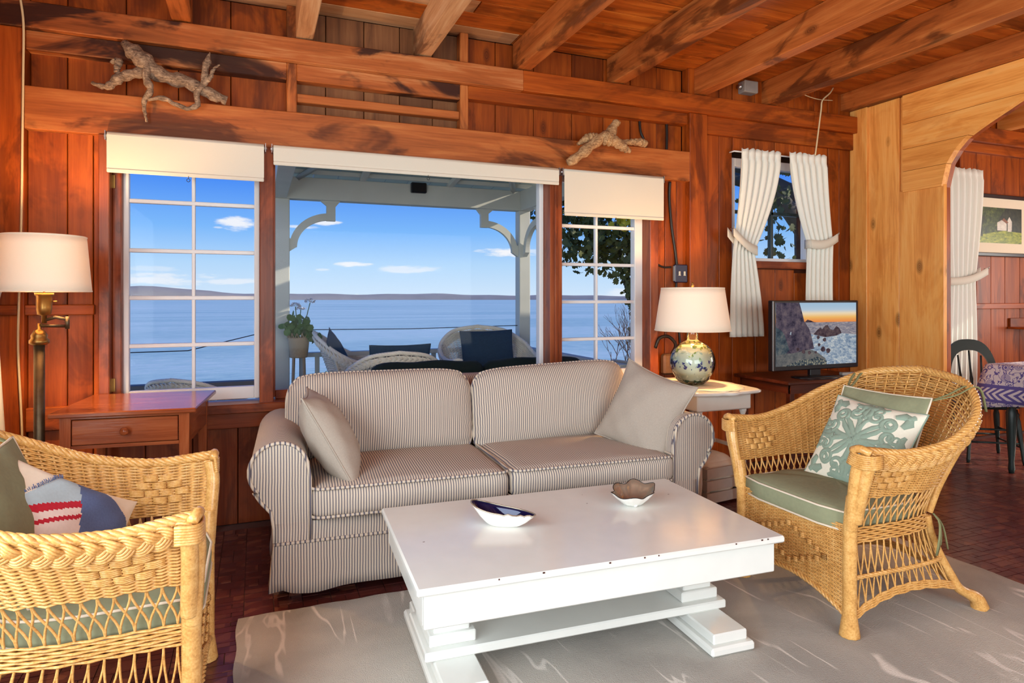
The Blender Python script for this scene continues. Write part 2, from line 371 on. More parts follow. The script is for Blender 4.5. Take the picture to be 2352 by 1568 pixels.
# ------------------------------------------------------------------ mesh helpers
class MB:
    def __init__(s): s.v = []; s.f = []; s.s = []; s.mi = []; s.cur = 0
    def add(s, vs, fs, smooth=False):
        b = len(s.v); s.v.extend([tuple(p) for p in vs])
        for f in fs: s.f.append([b+i for i in f]); s.s.append(smooth); s.mi.append(s.cur)
        return s
    def box(s, x0, x1, y0, y1, z0, z1):
        vs = [(x, y, z) for z in (z0, z1) for y in (y0, y1) for x in (x0, x1)]
        return s.add(vs, [(0, 2, 3, 1), (4, 5, 7, 6), (0, 1, 5, 4), (2, 6, 7, 3), (0, 4, 6, 2), (1, 3, 7, 5)])
    def bevbox(s, x0, x1, y0, y1, z0, z1, c=.004):
        """box with chamfered edges"""
        vs = []; ix = {}
        for i, (x, sx_) in enumerate(((x0, 1), (x1, -1))):
            for j, (y, sy) in enumerate(((y0, 1), (y1, -1))):
                for k, (z, sz) in enumerate(((z0, 1), (z1, -1))):
                    for a, p in enumerate(((x, y+sy*c, z+sz*c), (x+sx_*c, y, z+sz*c), (x+sx_*c, y+sy*c, z))):
                        ix[i, j, k, a] = len(vs); vs.append(p)
        fs = []
        for i in (0, 1):
            q = [ix[i, 0, 0, 0], ix[i, 1, 0, 0], ix[i, 1, 1, 0], ix[i, 0, 1, 0]]; fs.append(q if i else q[::-1])
            q = [ix[0, i, 0, 1], ix[1, i, 0, 1], ix[1, i, 1, 1], ix[0, i, 1, 1]]; fs.append(q[::-1] if i else q)
            q = [ix[0, 0, i, 2], ix[1, 0, i, 2], ix[1, 1, i, 2], ix[0, 1, i, 2]]; fs.append(q if i else q[::-1])
        for a in (0, 1):
            for b in (0, 1):
                q = [ix[0, a, b, 1], ix[1, a, b, 1], ix[1, a, b, 2], ix[0, a, b, 2]]; fs.append(q if a == b else q[::-1])
                q = [ix[a, 0, b, 0], ix[a, 1, b, 0], ix[a, 1, b, 2], ix[a, 0, b, 2]]; fs.append(q[::-1] if a == b else q)
                q = [ix[a, b, 0, 0], ix[a, b, 1, 0], ix[a, b, 1, 1], ix[a, b, 0, 1]]; fs.append(q if a == b else q[::-1])
                for c_ in (0, 1):
                    q = [ix[a, b, c_, 0], ix[a, b, c_, 1], ix[a, b, c_, 2]]; fs.append(q if (a+b+c_) % 2 else q[::-1])
        return s.add(vs, fs)
    def tube(s, pts, r, n=8, closed=False, caps=True, flat=1.0):
        P = [Vector(p) for p in pts]; m = len(P)
        if m < 2: return s
        R = r if isinstance(r, (list, tuple)) else [r]*m
        T = []
        for i in range(m):
            a = P[(i-1) % m] if (closed or i > 0) else P[i]
            b = P[(i+1) % m] if (closed or i < m-1) else P[i]
            d = b-a
            T.append(d.normalized() if d.length > 1e-9 else Vector((0, 0, 1)))
        up = Vector((0, 0, 1)) if abs(T[0].z) < .9 else Vector((1, 0, 0))
        nv = (up-T[0]*up.dot(T[0])).normalized()
        vs = []
        cs = [(math.cos(2*math.pi*k/n), math.sin(2*math.pi*k/n)) for k in range(n)]
        for i in range(m):
            nv = nv-T[i]*nv.dot(T[i])
            nv = nv.normalized() if nv.length > 1e-6 else T[i].orthogonal().normalized()
            bv = T[i].cross(nv)
            for c, sn in cs: vs.append(P[i]+nv*(c*R[i]*flat)+bv*(sn*R[i]))
        fs = []
        for i in range(m if closed else m-1):
            j = (i+1) % m
            for k in range(n):
                l = (k+1) % n
                fs.append((i*n+k, i*n+l, j*n+l, j*n+k))
        if caps and not closed:
            fs.append(tuple(range(n-1, -1, -1))); fs.append(tuple((m-1)*n+k for k in range(n)))
        return s.add(vs, fs, True)
    def lathe(s, prof, n=24, c=(0, 0, 0), cap=True):
        vs = []
        for r, z in prof:
            for k in range(n):
                a = 2*math.pi*k/n; vs.append((c[0]+r*math.cos(a), c[1]+r*math.sin(a), c[2]+z))
        fs = []; m = len(prof)
        for i in range(m-1):
            for k in range(n):
                l = (k+1) % n; fs.append((i*n+k, i*n+l, (i+1)*n+l, (i+1)*n+k))
        if cap:
            if prof[0][0] > 1e-5: fs.append(tuple(range(n-1, -1, -1)))
            if prof[-1][0] > 1e-5: fs.append(tuple((m-1)*n+k for k in range(n)))
        return s.add(vs, fs, True)
    def grid(s, G, cu=False, cv=False, smooth=True, mf=None):
        m, n = len(G), len(G[0]); vs = [p for row in G for p in row]; b = len(s.v)
        s.v.extend([tuple(p) for p in vs])
        for i in range(m if cu else m-1):
            for j in range(n if cv else n-1):
                i2, j2 = (i+1) % m, (j+1) % n
                s.f.append([b+i*n+j, b+i2*n+j, b+i2*n+j2, b+i*n+j2]); s.s.append(smooth)
                s.mi.append(mf(i, j) if mf else s.cur)
        return s
    def prism(s, poly, fn, a, b):
        """poly: 2d points; fn(p,q,depth)->xyz"""
        n = len(poly)
        vs = [fn(p, q, a) for p, q in poly]+[fn(p, q, b) for p, q in poly]
        fs = [tuple(range(n-1, -1, -1)), tuple(range(n, 2*n))]
        fs += [(i, (i+1) % n, n+(i+1) % n, n+i) for i in range(n)]
        return s.add(vs, fs)
    def strip(s, outer, inner, fn, a, b):
        """ribbon between two 2d polylines, extruded"""
        n = len(outer)
        for i in range(n-1):
            q = [outer[i], outer[i+1], inner[i+1], inner[i]]
            vs = [fn(p[0], p[1], a) for p in q]+[fn(p[0], p[1], b) for p in q]
            fs = [(3, 2, 1, 0), (4, 5, 6, 7), (0, 1, 5, 4), (2, 3, 7, 6)]
            if i == 0: fs.append((3, 0, 4, 7))
            if i == n-2: fs.append((1, 2, 6, 5))
            s.add(vs, fs)
        return s
    def build(s, name, mat, parent=None, loc=None, rot=None, origin=None, fix=True):
        me = bpy.data.meshes.new(name)
        vs = s.v
        if origin is not None: vs = [(a-origin[0], b-origin[1], c-origin[2]) for a, b, c in vs]
        me.from_pydata(vs, [], s.f)
        me.polygons.foreach_set('use_smooth', s.s)
        mats = mat if isinstance(mat, (list, tuple)) else [mat]
        for q in mats: me.materials.append(M[q] if isinstance(q, str) else q)
        if len(mats) > 1: me.polygons.foreach_set('material_index', s.mi)
        if fix:
            import bmesh
            bm = bmesh.new(); bm.from_mesh(me); bmesh.ops.recalc_face_normals(bm, faces=bm.faces); bm.to_mesh(me); bm.free()
        me.update()
        o = bpy.data.objects.new(name, me); COL.objects.link(o)
        if parent: o.parent = parent
        if origin is not None: o.location = origin
        if loc is not None: o.location = loc
        if rot is not None: o.rotation_euler = rot
        return o

def tag(o, label=None, cat=None, group=None, kind=None):
    if label: o['label'] = label
    if cat: o['category'] = cat
    if group: o['group'] = group
    if kind: o['kind'] = kind
    return o
def empty(name, loc=(0, 0, 0), rot=(0, 0, 0), label=None, cat=None, group=None, kind=None):
    o = bpy.data.objects.new(name, None); COL.objects.link(o); o.location = loc; o.rotation_euler = rot
    o.empty_display_size = .05
    return tag(o, label, cat, group, kind)
def mod_solid(o, th, off=0):
    m = o.modifiers.new('thickness', 'SOLIDIFY'); m.thickness = th; m.offset = off; return o
def mod_sub(o, l=1):
    m = o.modifiers.new('smooth', 'SUBSURF'); m.levels = l; m.render_levels = l; return o
def part_box(name, b, mat, parent, c=None):
    """one board / piece with its own origin at its centre"""
    o = ((b[0]+b[1])/2, (b[2]+b[3])/2, (b[4]+b[5])/2)
    mb = MB(); (mb.bevbox(*b, c=c) if c else mb.box(*b))
    return mb.build(name, mat, parent, origin=o, fix=False)
def catmull(P, t):
    """t in 0..1 over control points P"""
    n = len(P)-1; f = min(max(t, 0), 1)*n; i = min(int(f), n-1); u = f-i
    p0 = Vector(P[max(i-1, 0)]) if i > 0 else 2*Vector(P[0])-Vector(P[1])
    p1, p2 = Vector(P[i]), Vector(P[i+1])
    p3 = Vector(P[i+2]) if i+2 <= n else 2*Vector(P[n])-Vector(P[n-1])
    return .5*((2*p1)+(p2-p0)*u+(2*p0-5*p1+4*p2-p3)*u*u+(3*p1-p0-3*p2+p3)*u**3)
def curve(P, n): return [catmull(P, i/(n-1)) for i in range(n)]
def copy_tree(o, parent=None, name=None):
    c = o.copy(); COL.objects.link(c)
    if parent: c.parent = parent
    if name: c.name = name
    for ch in list(o.children):
        copy_tree(ch, c)
    return c
#@@SETTING
# ================================================================== SETTING
WY = 3.9                     # front plane of the framing on the window wall
RX = 4.617                   # face of the arch wall
CEIL = 2.965
# ---- floor -------------------------------------------------------
floor = tag(MB().box(-1.4, 8.3, -1.8, 4.15, -.12, -.005).build('floor', 'grout', fix=False), 'dark red brick-tile floor of the living room and dining area', kind='structure')
rest = MB(); tiles = []
def tile_rows(x0, x1, y0, y1, cell=(.115, .078)):
    out = []
    ny = int((y1-y0)/cell[1]); nx = int((x1-x0)/cell[0])
    for j in range(ny):
        for i in range(nx):
            a, b = x0+i*cell[0], y0+j*cell[1]
            c, d = a+cell[0], b+cell[1]
            k = random.random()
            if k < .3: out += [(a, (a+c)/2, b, d), ((a+c)/2, c, b, d)]
            elif k < .55: m = b+(d-b)*random.choice((.35, .6)); out += [(a, c, b, m), (a, c, m, d)]
            elif k < .85:
                m = b+(d-b)*.55; q = a+(c-a)*random.choice((.3, .6))
                out += [(a, c, b, m), (a, q, m, d), (q, c, m, d)]
            else: out.append((a, c, b, d))
    return out
g = .002
n_part = 0
for (a, c, b, d) in tile_rows(-1.2, 8.05, .9, 3.9):
    mx, my = (a+c)/2, (b+d)/2
    if .1 < mx < 2.0 and my > 2.95: continue
    if 0 < mx < 3.0 and my < 2.7: continue
    zt = random.uniform(-.001, .001)
    if -.27 < mx < .06 and 2.25 < my < 3.86 and n_part < 295:
        part_box('tile', (a+g, c-g, b+g, d-g, -.02, zt), 'floor_tile', floor); n_part += 1
    else: rest.box(a+g, c-g, b+g, d-g, -.02, zt)
tag(rest.build('tile_field', 'floor_tile', floor, fix=False), kind='stuff')

# ---- window wall ---------------------------------------------------
wall_back = tag(MB().build('wall_back', 'sheathing'), 'reddish knotty pine window wall with exposed framing', kind='structure')
sh = MB()
Y0, Y1 = 4.04, 4.14
for b in [(-1.5, -.70, 0, 3.0), (-.70, 2.68, 0, .66), (-.70, 2.68, 2.12, 3.0), (2.68, 3.40, 0, 3.0), (3.40, 4.20, 0, 1.56), (3.40, 4.20, 2.36, 3.0),
          (4.20, 4.9, 0, 3.0), (4.9, 5.05, 0, 3.1), (5.05, 5.95, 0, .55), (5.05, 5.95, 2.35, 3.1), (5.95, 8.35, 0, 3.1)]:
    sh.box(b[0], b[1], Y0, Y1, b[2], b[3])
sh.build('sheathing', 'sheathing', wall_back, fix=False)
def wplank(x0, x1, z0, z1, y=3.985, m='wall_wood_z', nm='plank'):
    yy = y+random.uniform(-.003, .003)
    part_box(nm, (x0+.002, x1-.002, yy, yy+.022, z0, z1), m, wall_back, .003)
# upper field behind the framing
xs = [-1.25, -1.085, -.923, -.655, -.404, -.138, .166, .383, .609, .829, 1.04, 1.24, 1.466, 1.742, 2.032, 2.28, 2.5, 2.72, 2.944]
for a, b in zip(xs, xs[1:]): wplank(a, b, 2.12, CEIL, 4.0, 'weathered_z' if .1 < a < 1.1 else 'wall_wood_z')
# left bay
for a, b in ((-1.085, -.912), (-.912, -.797), (-.797, -.755)): wplank(a, b, 0.0, 2.14, 3.95)
# below the windows
lx = [-.755, -.56, -.33, -.1, .12, .36, .6, .85, 1.1, 1.34, 1.6, 1.84, 2.1, 2.36, 2.60]
for a, b in zip(lx, lx[1:]): wplank(a, b, 0.0, .585, 3.965, 'casing_z')
# bay right of the window
for a, b in ((2.665, 2.76), (2.76, 2.86), (2.86, 2.944)): wplank(a, b, 0.0, 2.13, 3.95)
# small-window bay
for a, b in ((3.10, 3.26), (3.26, 3.385)): wplank(a, b, 0, CEIL, 3.965)
for a, b in ((3.385, 3.60), (3.60, 3.80), (3.80, 4.0), (4.0, 4.215)): wplank(a, b, 0, 1.50, 3.965); wplank(a, b, 2.40, CEIL, 3.965)
for a, b in ((4.215, 4.36), (4.36, 4.48), (4.48, RX)): wplank(a, b, 0, CEIL, 3.965)
def frame(nm, x0, x1, y0, y1, z0, z1, m, c=.004): return part_box(nm, (x0, x1, y0, y1, z0, z1), m, wall_back, c)
frame('top_plate', -1.25, 1.62, 3.885, 4.0, 2.632, 2.765, 'stained_x')
frame('top_plate', 1.62, RX, 3.885, 4.0, 2.632, 2.765, 'wall_wood_x')
frame('lower_plate', -1.085, .16, 3.925, 4.0, 2.535, 2.632, 'stained_x')
frame('lower_plate', .215, 1.2, 3.925, 4.0, 2.535, 2.632, 'stained_x')
frame('lower_plate', 1.255, 2.944, 3.925, 4.0, 2.55, 2.632, 'wall_wood_x')
frame('lower_plate', 3.10, RX, 3.925, 3.965, 2.50, 2.632, 'wall_wood_x')
frame('header_beam', -1.085, 2.944, 3.90, 4.0, 2.128, 2.345, 'beam_wood_x')
frame('rail', .215, 1.2, 3.94, 4.0, 2.415, 2.465, 'beam_wood_x')
for x in (.16, 1.2):
    frame('stud', x, x+.055, 3.925, 4.0, 2.345, 2.632, 'beam_wood_z'); frame('stud', x, x+.055, 3.925, 4.0, 2.765, CEIL, 'beam_wood_z')
frame('corner_post', -1.25, -1.085, 3.90, 4.0, 0, 2.632, 'wall_wood_z')
frame('post', 2.944, 3.10, 3.90, 4.0, 0, 2.632, 'wall_wood_z')
frame('post', 2.944, 3.10, 3.92, 4.0, 2.765, CEIL, 'wall_wood_z')
frame('chair_rail', -1.085, -.786, 3.905, 3.955, 1.19, 1.243, 'wall_wood_x')
frame('chair_rail', -1.25, -1.10, 3.86, 3.9, 1.19, 1.243, 'wall_wood_x')
frame('floor_rail', -1.085, -.755, 3.92, 3.955, .60, .72, 'wall_wood_x')
frame('window_casing', -.765, -.715, 3.895, 4.06, .60, 2.13, 'casing_z')
frame('window_casing', -.715, -.672, 3.965, 4.06, .66, 2.13, 'casing_z')
frame('mullion_post', .014, .088, 3.895, 4.06, .60, 2.13, 'casing_z')
frame('mullion_post', 1.815, 1.905, 3.895, 4.06, .60, 2.13, 'casing_z')
frame('mullion_bead', 1.845, 1.868, 3.882, 3.897, .66, 2.13, 'casing_z')
frame('window_casing', 2.600, 2.668, 3.895, 4.06, .60, 2.13, 'casing_z')
frame('window_sill', -.765, 2.668, 3.86, 4.06, .640, .690, 'casing_x')
frame('sill_apron', -.765, .95, 3.885, 3.97, .555, .640, 'casing_x')
frame('sill_apron', .95, 2.668, 3.885, 3.97, .555, .640, 'casing_x')

# ---- windows --------------------------------------------------------
def casement(name, x0, x1, z0, z1, vert, hors, label, stile=.028, bot=.07):
    w_ = empty(name, ((x0+x1)/2, 4.03, z0), label=label, kind='structure')
    ox, oy, oz = w_.location
    L = lambda b: (b[0]-ox, b[1]-ox, b[2]-oy, b[3]-oy, b[4]-oz, b[5]-oz)
    ya, yb = 4.005, 4.05
    part_box('stile', L((x0, x0+stile, ya, yb, z0, z1)), 'window_white', w_, .003)
    part_box('stile', L((x1-stile, x1, ya, yb, z0, z1)), 'window_white', w_, .003)
    part_box('bottom_rail', L((x0+stile, x1-stile, ya, yb, z0, z0+bot)), 'window_white', w_, .003)
    part_box('top_rail', L((x0+stile, x1-stile, ya, yb, z1-.04, z1)), 'window_white', w_, .003)
    for x in vert: part_box('muntin', L((x-.009, x+.009, ya+.008, yb-.004, z0+bot, z1-.04)), 'window_white', w_, .003)
    for z in hors: part_box('muntin', L((x0+stile, x1-stile, ya+.006, yb-.004, z-.011, z+.011)), 'window_white', w_, .003)
    ex = [x0+stile]+list(vert)+[x1-stile]; ez = [z0+bot]+list(hors)+[z1-.04]
    for a, b in zip(ex, ex[1:]):
        for c, d in zip(ez, ez[1:]): part_box('pane', L((a+.004, b-.004, 4.030, 4.033, c+.004, d-.004)), 'window_glass', w_)
    return w_
w1 = casement('window_1', -.672, .014, .70, 2.12, [-.33], [1.015, 1.278, 1.537, 1.806], 'white casement window of ten small panes left of the sofa')
w2 = casement('window_2', 1.905, 2.600, .70, 2.12, [2.233], [.988, 1.249, 1.511, 1.778], 'white casement window of small panes right of the picture window', .03)
part_box('jamb_face', (.285, .355, -.03, .03, 0, 1.42), 'window_white', w2, .003)
w3 = empty('window_3', (.95, 4.03, .70), label='large fixed picture window behind the sofa', kind='structure')
part_box('pane', (-.862, .855, -.002, .002, .0, 1.42), 'window_glass', w3)
part_box('frame', (.835, .865, -.03, .03, 0, 1.42), 'window_white', w3, .003)
part_box('frame', (-.865, -.850, -.03, .03, 0, 1.42), 'casing_z', w3, .003)
part_box('bottom_rail', (-.85, .835, -.03, .03, -.01, .04), 'casing_x', w3, .003)
# brass hinges on the left jamb
for z in (.78, 1.86): tag(part_box('hinge', (-.715, -.700, 3.955, 3.966, z, z+.07), 'brass', wall_back), 'small brass window hinge')
w4 = empty('window_4', (3.8, 4.03, 1.56), label='small four-light window in the corner between white curtains', kind='structure')
for b in [(-.40, -.36, -.03, .03, 0, .80), (.36, .40, -.03, .03, 0, .80), (-.36, .36, -.03, .03, .735, .80), (-.36, .36, -.03, .03, 0, .03)]:
    part_box('frame', b, 'window_white', w4, .003)
part_box('muntin', (.005, .03, -.02, .02, .03, .735), 'dark_green_paint', w4, .003)
part_box('muntin', (-.36, .36, -.02, .02, .375, .40), 'dark_green_paint', w4, .003)
for a, b in ((-.36, .005), (.03, .36)):
    for c, d in ((.03, .375), (.40, .735)): part_box('pane', (a+.002, b-.002, -.0015, .0015, c+.002, d-.002), 'window_glass', w4)
part_box('sill', (-.43, .43, -.12, .0, -.055, 0.0), 'casing_x', w4, .004)
part_box('apron', (-.42, .42, -.065, -.04, -.085, -.055), 'dark_wood_x', w4)

# ---- ceiling ----------------------------------------------------------
ceiling = tag(MB().box(-1.4, 4.7, -1.8, 4.15, CEIL+.024, CEIL+.08).build('ceiling', 'sheathing', fix=False), 'pine board ceiling with exposed rafters', kind='structure')
y = 1.6; i = 0
while y < 3.98:
    wd = min(random.uniform(.15, .2), 4.0-y)
    cut = random.uniform(.5, 3.6)
    for a, b in ((-1.3, cut), (cut, RX)):
        part_box('ceiling_board', (a+.002, b-.002, y+.002, y+wd-.002, CEIL+random.uniform(-.002, .002), CEIL+.024), 'bleached_x' if (b < 2.2 and y > 3.0 and a < 0) else 'ceiling_wood_x', ceiling, .003)
    y += wd
MB().box(-1.3, RX, -1.75, 1.6, CEIL, CEIL+.024).build('ceiling_boards_rear', 'ceiling_wood_x', ceiling, fix=False)
for k, x in enumerate((-.38, .257, .960, 1.630, 2.345, 3.045, 3.715)):
    part_box('rafter', (x-.048, x+.048, -1.75, 3.985, 2.773, CEIL), 'bleached_y' if k in (1, 2) else 'beam_wood_y', ceiling, .005)
part_box('rafter', (4.50, RX+.06, -1.75, 3.985, 2.825, CEIL), 'beam_wood_y', ceiling, .005)

# ---- arch wall -----------------------------------------------------------
wall_right = tag(MB().build('wall_right', 'pine_z'), 'honey pine wall with an arched opening to the dining room', kind='structure')
arch = [(3.185, 2.08), (3.147, 2.241), (3.09, 2.326), (3.02, 2.396), (2.937, 2.440), (2.866, 2.475), (2.795, 2.507), (2.648, 2.574), (2.40, 2.645), (2.1, 2.675)]
arch = arch+[(4.2-a, b) for a, b in arch[-2::-1]]
def archY(z):
    for (a, b), (c, d) in zip(arch, arch[1:10]):
        if b <= z <= d: return a+(c-a)*(z-b)/(d-b)
    return 2.1
part_box('corner_board', (RX-.02, RX+.03, 3.80, 3.96, 0, 2.825), 'pine_z', wall_right, .003)
part_box('plank', (RX, RX+.03, 3.53, 3.80, 0, 2.825), 'pine_z', wall_right, .003)
part_box('plank', (RX-.004, RX+.03, 3.178, 3.526, 0, 2.10), 'pine_z', wall_right, .003)
part_box('plank', (RX+.01, RX+.03, 3.40, 3.526, 2.10, 2.825), 'pine_z', wall_right, .003)
zs = [2.085, 2.242, 2.41, 2.60, 2.825]
for z0, z1 in zip(zs, zs[1:]):
    top = min(z1-.003, 2.675); ks = 10
    pts = [(3.485, z0), (3.485, z1-.003)]
    if z1 > 2.675: pts += [(.71, z1-.003), (.71, z0)]; lo = [p for p in arch if p[1] > z0]; pts += [(4.2-archY(z0), z0)]+[p for p in lo[::-1]]+[(archY(z0), z0)]
    else:
        pts += [(archY(z0+(top-z0)*k/ks), z0+(top-z0)*k/ks) for k in range(ks, -1, -1)]
        q = [(.71, z0), (.71, z1-.003)]+[(4.2-archY(z0+(top-z0)*k/ks), z0+(top-z0)*k/ks) for k in range(ks, -1, -1)]
        MB().prism(q, lambda p, r, d: (d, p, r), RX-.02, RX+.03).build('arch_board', 'pine_y', wall_right)
    o = MB().prism(pts, lambda p, r, d: (d, p, r), RX-.022+random.uniform(-.002, .002), RX+.03)
    o.build('arch_board', 'pine_y', wall_right)
# intrados and jambs, rear leg of the wall
mb = MB()
ext = [(3.178, 0.0)]+arch+[(1.02, 0.0)]
mb.strip(ext, [(a+(.03 if a > 2.1 else -.03), b+(.02 if b > 2.4 else 0)) for a, b in ext], lambda p, q, d: (d, p, q), RX+.0305, RX+.075)
mb.build('arch_soffit', 'wall_wood_z', wall_right)
MB().box(RX+.04, RX+.075, 3.21, 3.98, 0, 2.95).box(RX, RX+.075, -1.75, 1.02, 0, 2.085).build('wall_core', 'pine_z', wall_right, fix=False)
mb = MB(); mb.prism([(3.205, 2.08)]+[(a, b+.02) for a, b in arch]+[(.995, 2.08), (-1.75, 2.08), (-1.75, 2.96), (3.3, 2.96), (3.3, 2.08)], lambda p, q, d: (d, p, q), RX+.04, RX+.075)
mb.build('arch_core', 'wall_wood_y', wall_right)

# ---- dining room shell ------------------------------------------------------
dining = tag(MB().build('wall_dining', 'wall_wood_z'), 'reddish pine wall of the dining room beyond the arch', kind='structure')
for a, b in ((5.98, 6.16), (6.16, 6.36), (6.36, 6.56), (6.56, 6.78), (6.78, 7.0), (7.0, 7.3), (7.3, 7.7), (7.7, 8.2)):
    part_box('plank', (a+.002, b-.002, 3.94, 3.96, 0, 3.02), 'wall_wood_z', dining, .003)
for a, b in ((4.76, 4.9), (4.9, 5.05)): part_box('plank', (a+.002, b-.002, 3.94, 3.96, 0, 3.02), 'wall_wood_z', dining, .003)
for a, b in ((5.05, 5.3), (5.3, 5.6), (5.6, 5.98)):
    part_box('plank', (a+.002, b-.002, 3.94, 3.96, 2.36, 3.02), 'wall_wood_z', dining, .003); part_box('plank', (a+.002, b-.002, 3.94, 3.96, 0, .55), 'wall_wood_z', dining, .003)
part_box('top_plate', (4.76, 8.2, 3.86, 3.95, 2.69, 2.83), 'wall_wood_x', dining, .004)
part_box('lower_plate', (5.92, 8.2, 3.90, 3.95, 2.605, 2.69), 'wall_wood_x', dining, .004)
part_box('stud', (5.86, 5.92, 3.89, 3.95, 2.36, 2.69), 'wall_wood_z', dining, .004)
part_box('chair_rail', (5.98, 8.2, 3.905, 3.945, 1.175, 1.225), 'wall_wood_x', dining, .004)
w5 = empty('window_5', (5.5, 4.03, .55), label='dining room window behind the long white curtain', kind='structure')
for b in [(-.45, -.40, -.03, .03, 0, 1.8), (.40, .45, -.03, .03, 0, 1.8), (-.40, .40, -.03, .03, 1.75, 1.8), (-.40, .40, -.03, .03, 0, .05), (-.02, .02, -.02, .02, .05, 1.75), (-.40, .40, -.02, .02, .88, .92)]:
    part_box('frame', b, 'window_white', w5, .003)
part_box('pane', (-.40, .40, -.0015, .0015, .05, 1.75), 'window_glass', w5)
cd = tag(MB().box(4.7, 8.35, -1.8, 4.15, 3.04, 3.1).build('ceiling_dining', 'sheathing', fix=False), 'orange pine ceiling of the dining room', kind='structure')
y = 1.2
while y < 3.95:
    part_box('ceiling_board', (4.76, 8.2, y+.002, y+.178, 3.02, 3.04), 'ceiling_wood_x', cd, .003); y += .18
MB().box(4.76, 8.2, -1.75, 1.2, 3.02, 3.04).build('ceiling_boards_rear', 'ceiling_wood_x', cd, fix=False)
for x in (5.35, 6.48, 7.6): part_box('rafter', (x-.055, x+.055, -1.75, 3.93, 2.832, 3.02), 'pine_y', cd, .005)
wdr = tag(MB().box(8.2, 8.3, -1.8, 1.2, 0, 3.1).box(8.2, 8.3, 2.9, 4.15, 0, 3.1).box(8.2, 8.3, 1.2, 2.9, 0, .8).box(8.2, 8.3, 1.2, 2.9, 2.1, 3.1).build('wall_dining_right', 'wall_wood_z', fix=False), 'far right pine wall of the dining room', kind='structure')

# ---- left and rear walls (outside the frame, left window, rear openings added for fill) -----------
wl = MB()
for b in [(-1.8, -1.4, 0, 3.0), (2.1, 4.15, 0, 3.0), (-1.4, 2.1, 0, .5), (-1.4, 2.1, 2.3, 3.0)]: wl.box(-1.42, -1.25, b[0], b[1], b[2], b[3])
tag(wl.build('wall_left', 'wall_wood_z', fix=False), 'left pine wall with a window beside the floor lamp', kind='structure')
wr = MB()
for b in [(-1.4, -1.2, 0, 3.1), (-1.2, -.1, 0, 3.1), (3.2, 5.2, 0, 3.1), (7.4, 8.3, 0, 3.1), (-.1, 3.2, 0, .5), (-.1, 3.2, 2.3, 3.1), (5.2, 7.4, 0, .6), (5.2, 7.4, 2.3, 3.1)]: wr.box(b[0], b[1], -1.8, -1.7, b[2], b[3])
tag(wr.build('wall_rear', 'wall_wood_z', fix=False), 'rear pine wall behind the viewer with openings added for fill light', kind='structure')

# ================================================================== OUTSIDE
sea = MB(); sea.grid([[(x, yy, -12.0) for x in (-9000, 9000)] for yy in (25, 9000)], smooth=False)
tag(sea.build('sea', 'sea_water'), 'calm pale blue bay stretching to the horizon', kind='structure')
mb = MB(); ridge = []
for k in range(161):
    a = -.75+k*2.3/160; d = 3800
    h = 17+5*math.sin(a*9)+3*math.sin(a*31)+2*math.sin(a*77)+44*math.exp(-((a+.14)/.10)**2)*(1 if a < -.05 else .9)+10*math.exp(-((a-.62)/.05)**2)
    ridge.append((a, d, h))
mb.grid([[(math.sin(a)*d2, math.cos(a)*d2, z) for a, d, h in ridge for z in [zf*(h+12)-12]] for d2, zf in ((3700, 0), (3720, .55), (3800, 1), (3900, .9), (4100, 0))])
tag(mb.build('far_shore', 'hill'), 'low wooded hills along the far shore of the bay', kind='structure')
ground = MB(); ground.grid([[(x, yy, -3.0-.05*max(0, yy-5)) for x in (-6, 0, 6, 16)] for yy in (4.2, 8, 14, 20)])
tag(ground.build('shore_bank', 'lawn'), 'grassy bank below the house', kind='structure')
porch = tag(MB().box(-1.2, 5.0, 4.15, 6.35, -.12, -.03).build('porch_deck', 'porch_floor', fix=False), 'grey board deck of the sea porch', kind='structure')
for k in range(18): part_box('deck_board', (-1.2, 5.0, 4.16+k*.12, 4.16+k*.12+.114, -.03, 0), 'porch_floor', porch)
PY = 6.2
pr = empty('porch_roof', (0, 0, 0), label='white porch roof on posts outside the picture window', kind='structure')
part_box('front_beam', (.13, 2.66, PY-.06, PY+.06, 2.175, 2.375), 'porch_white', pr, .004)
part_box('side_beam', (2.52, 2.64, 4.15, PY-.06, 2.175, 2.375), 'porch_white', pr, .004)
part_box('side_beam', (.13, .25, 4.15, PY-.06, 2.175, 2.375), 'porch_white', pr, .004)
for k in range(12):
    xa = .05+k*.225
    o = MB().prism([(4.15, 2.72), (PY+.3, 2.41), (PY+.3, 2.43), (4.15, 2.74)], lambda p, q, d: (d, p, q), xa+.003, xa+.222)
    o.build('ceiling_board', 'porch_ceiling', pr)
part_box('ledger', (.13, 2.64, PY-.10, PY-.07, 2.40, 2.44), 'porch_white', pr, .004)
for x in (.9, 1.75): MB().prism([(4.15, 2.62), (PY, 2.36), (PY, 2.40), (4.15, 2.70)], lambda p, q, d: (d, p, q), x, x+.05).build('rafter', 'porch_white', pr)
for sx_, x in ((1, .35), (-1, 2.45)):
    MB().tube([(x, PY-.05, 2.37), (x+sx_*.35, PY-.8, 2.5)], .03, 4).build('diagonal_brace', 'porch_white', pr)
def post(x0, x1): part_box('post', (x0, x1, PY-.06, PY+.06, -.1, 2.175), 'porch_white', pr, .006)
post(.13, .275); post(2.515, 2.635)
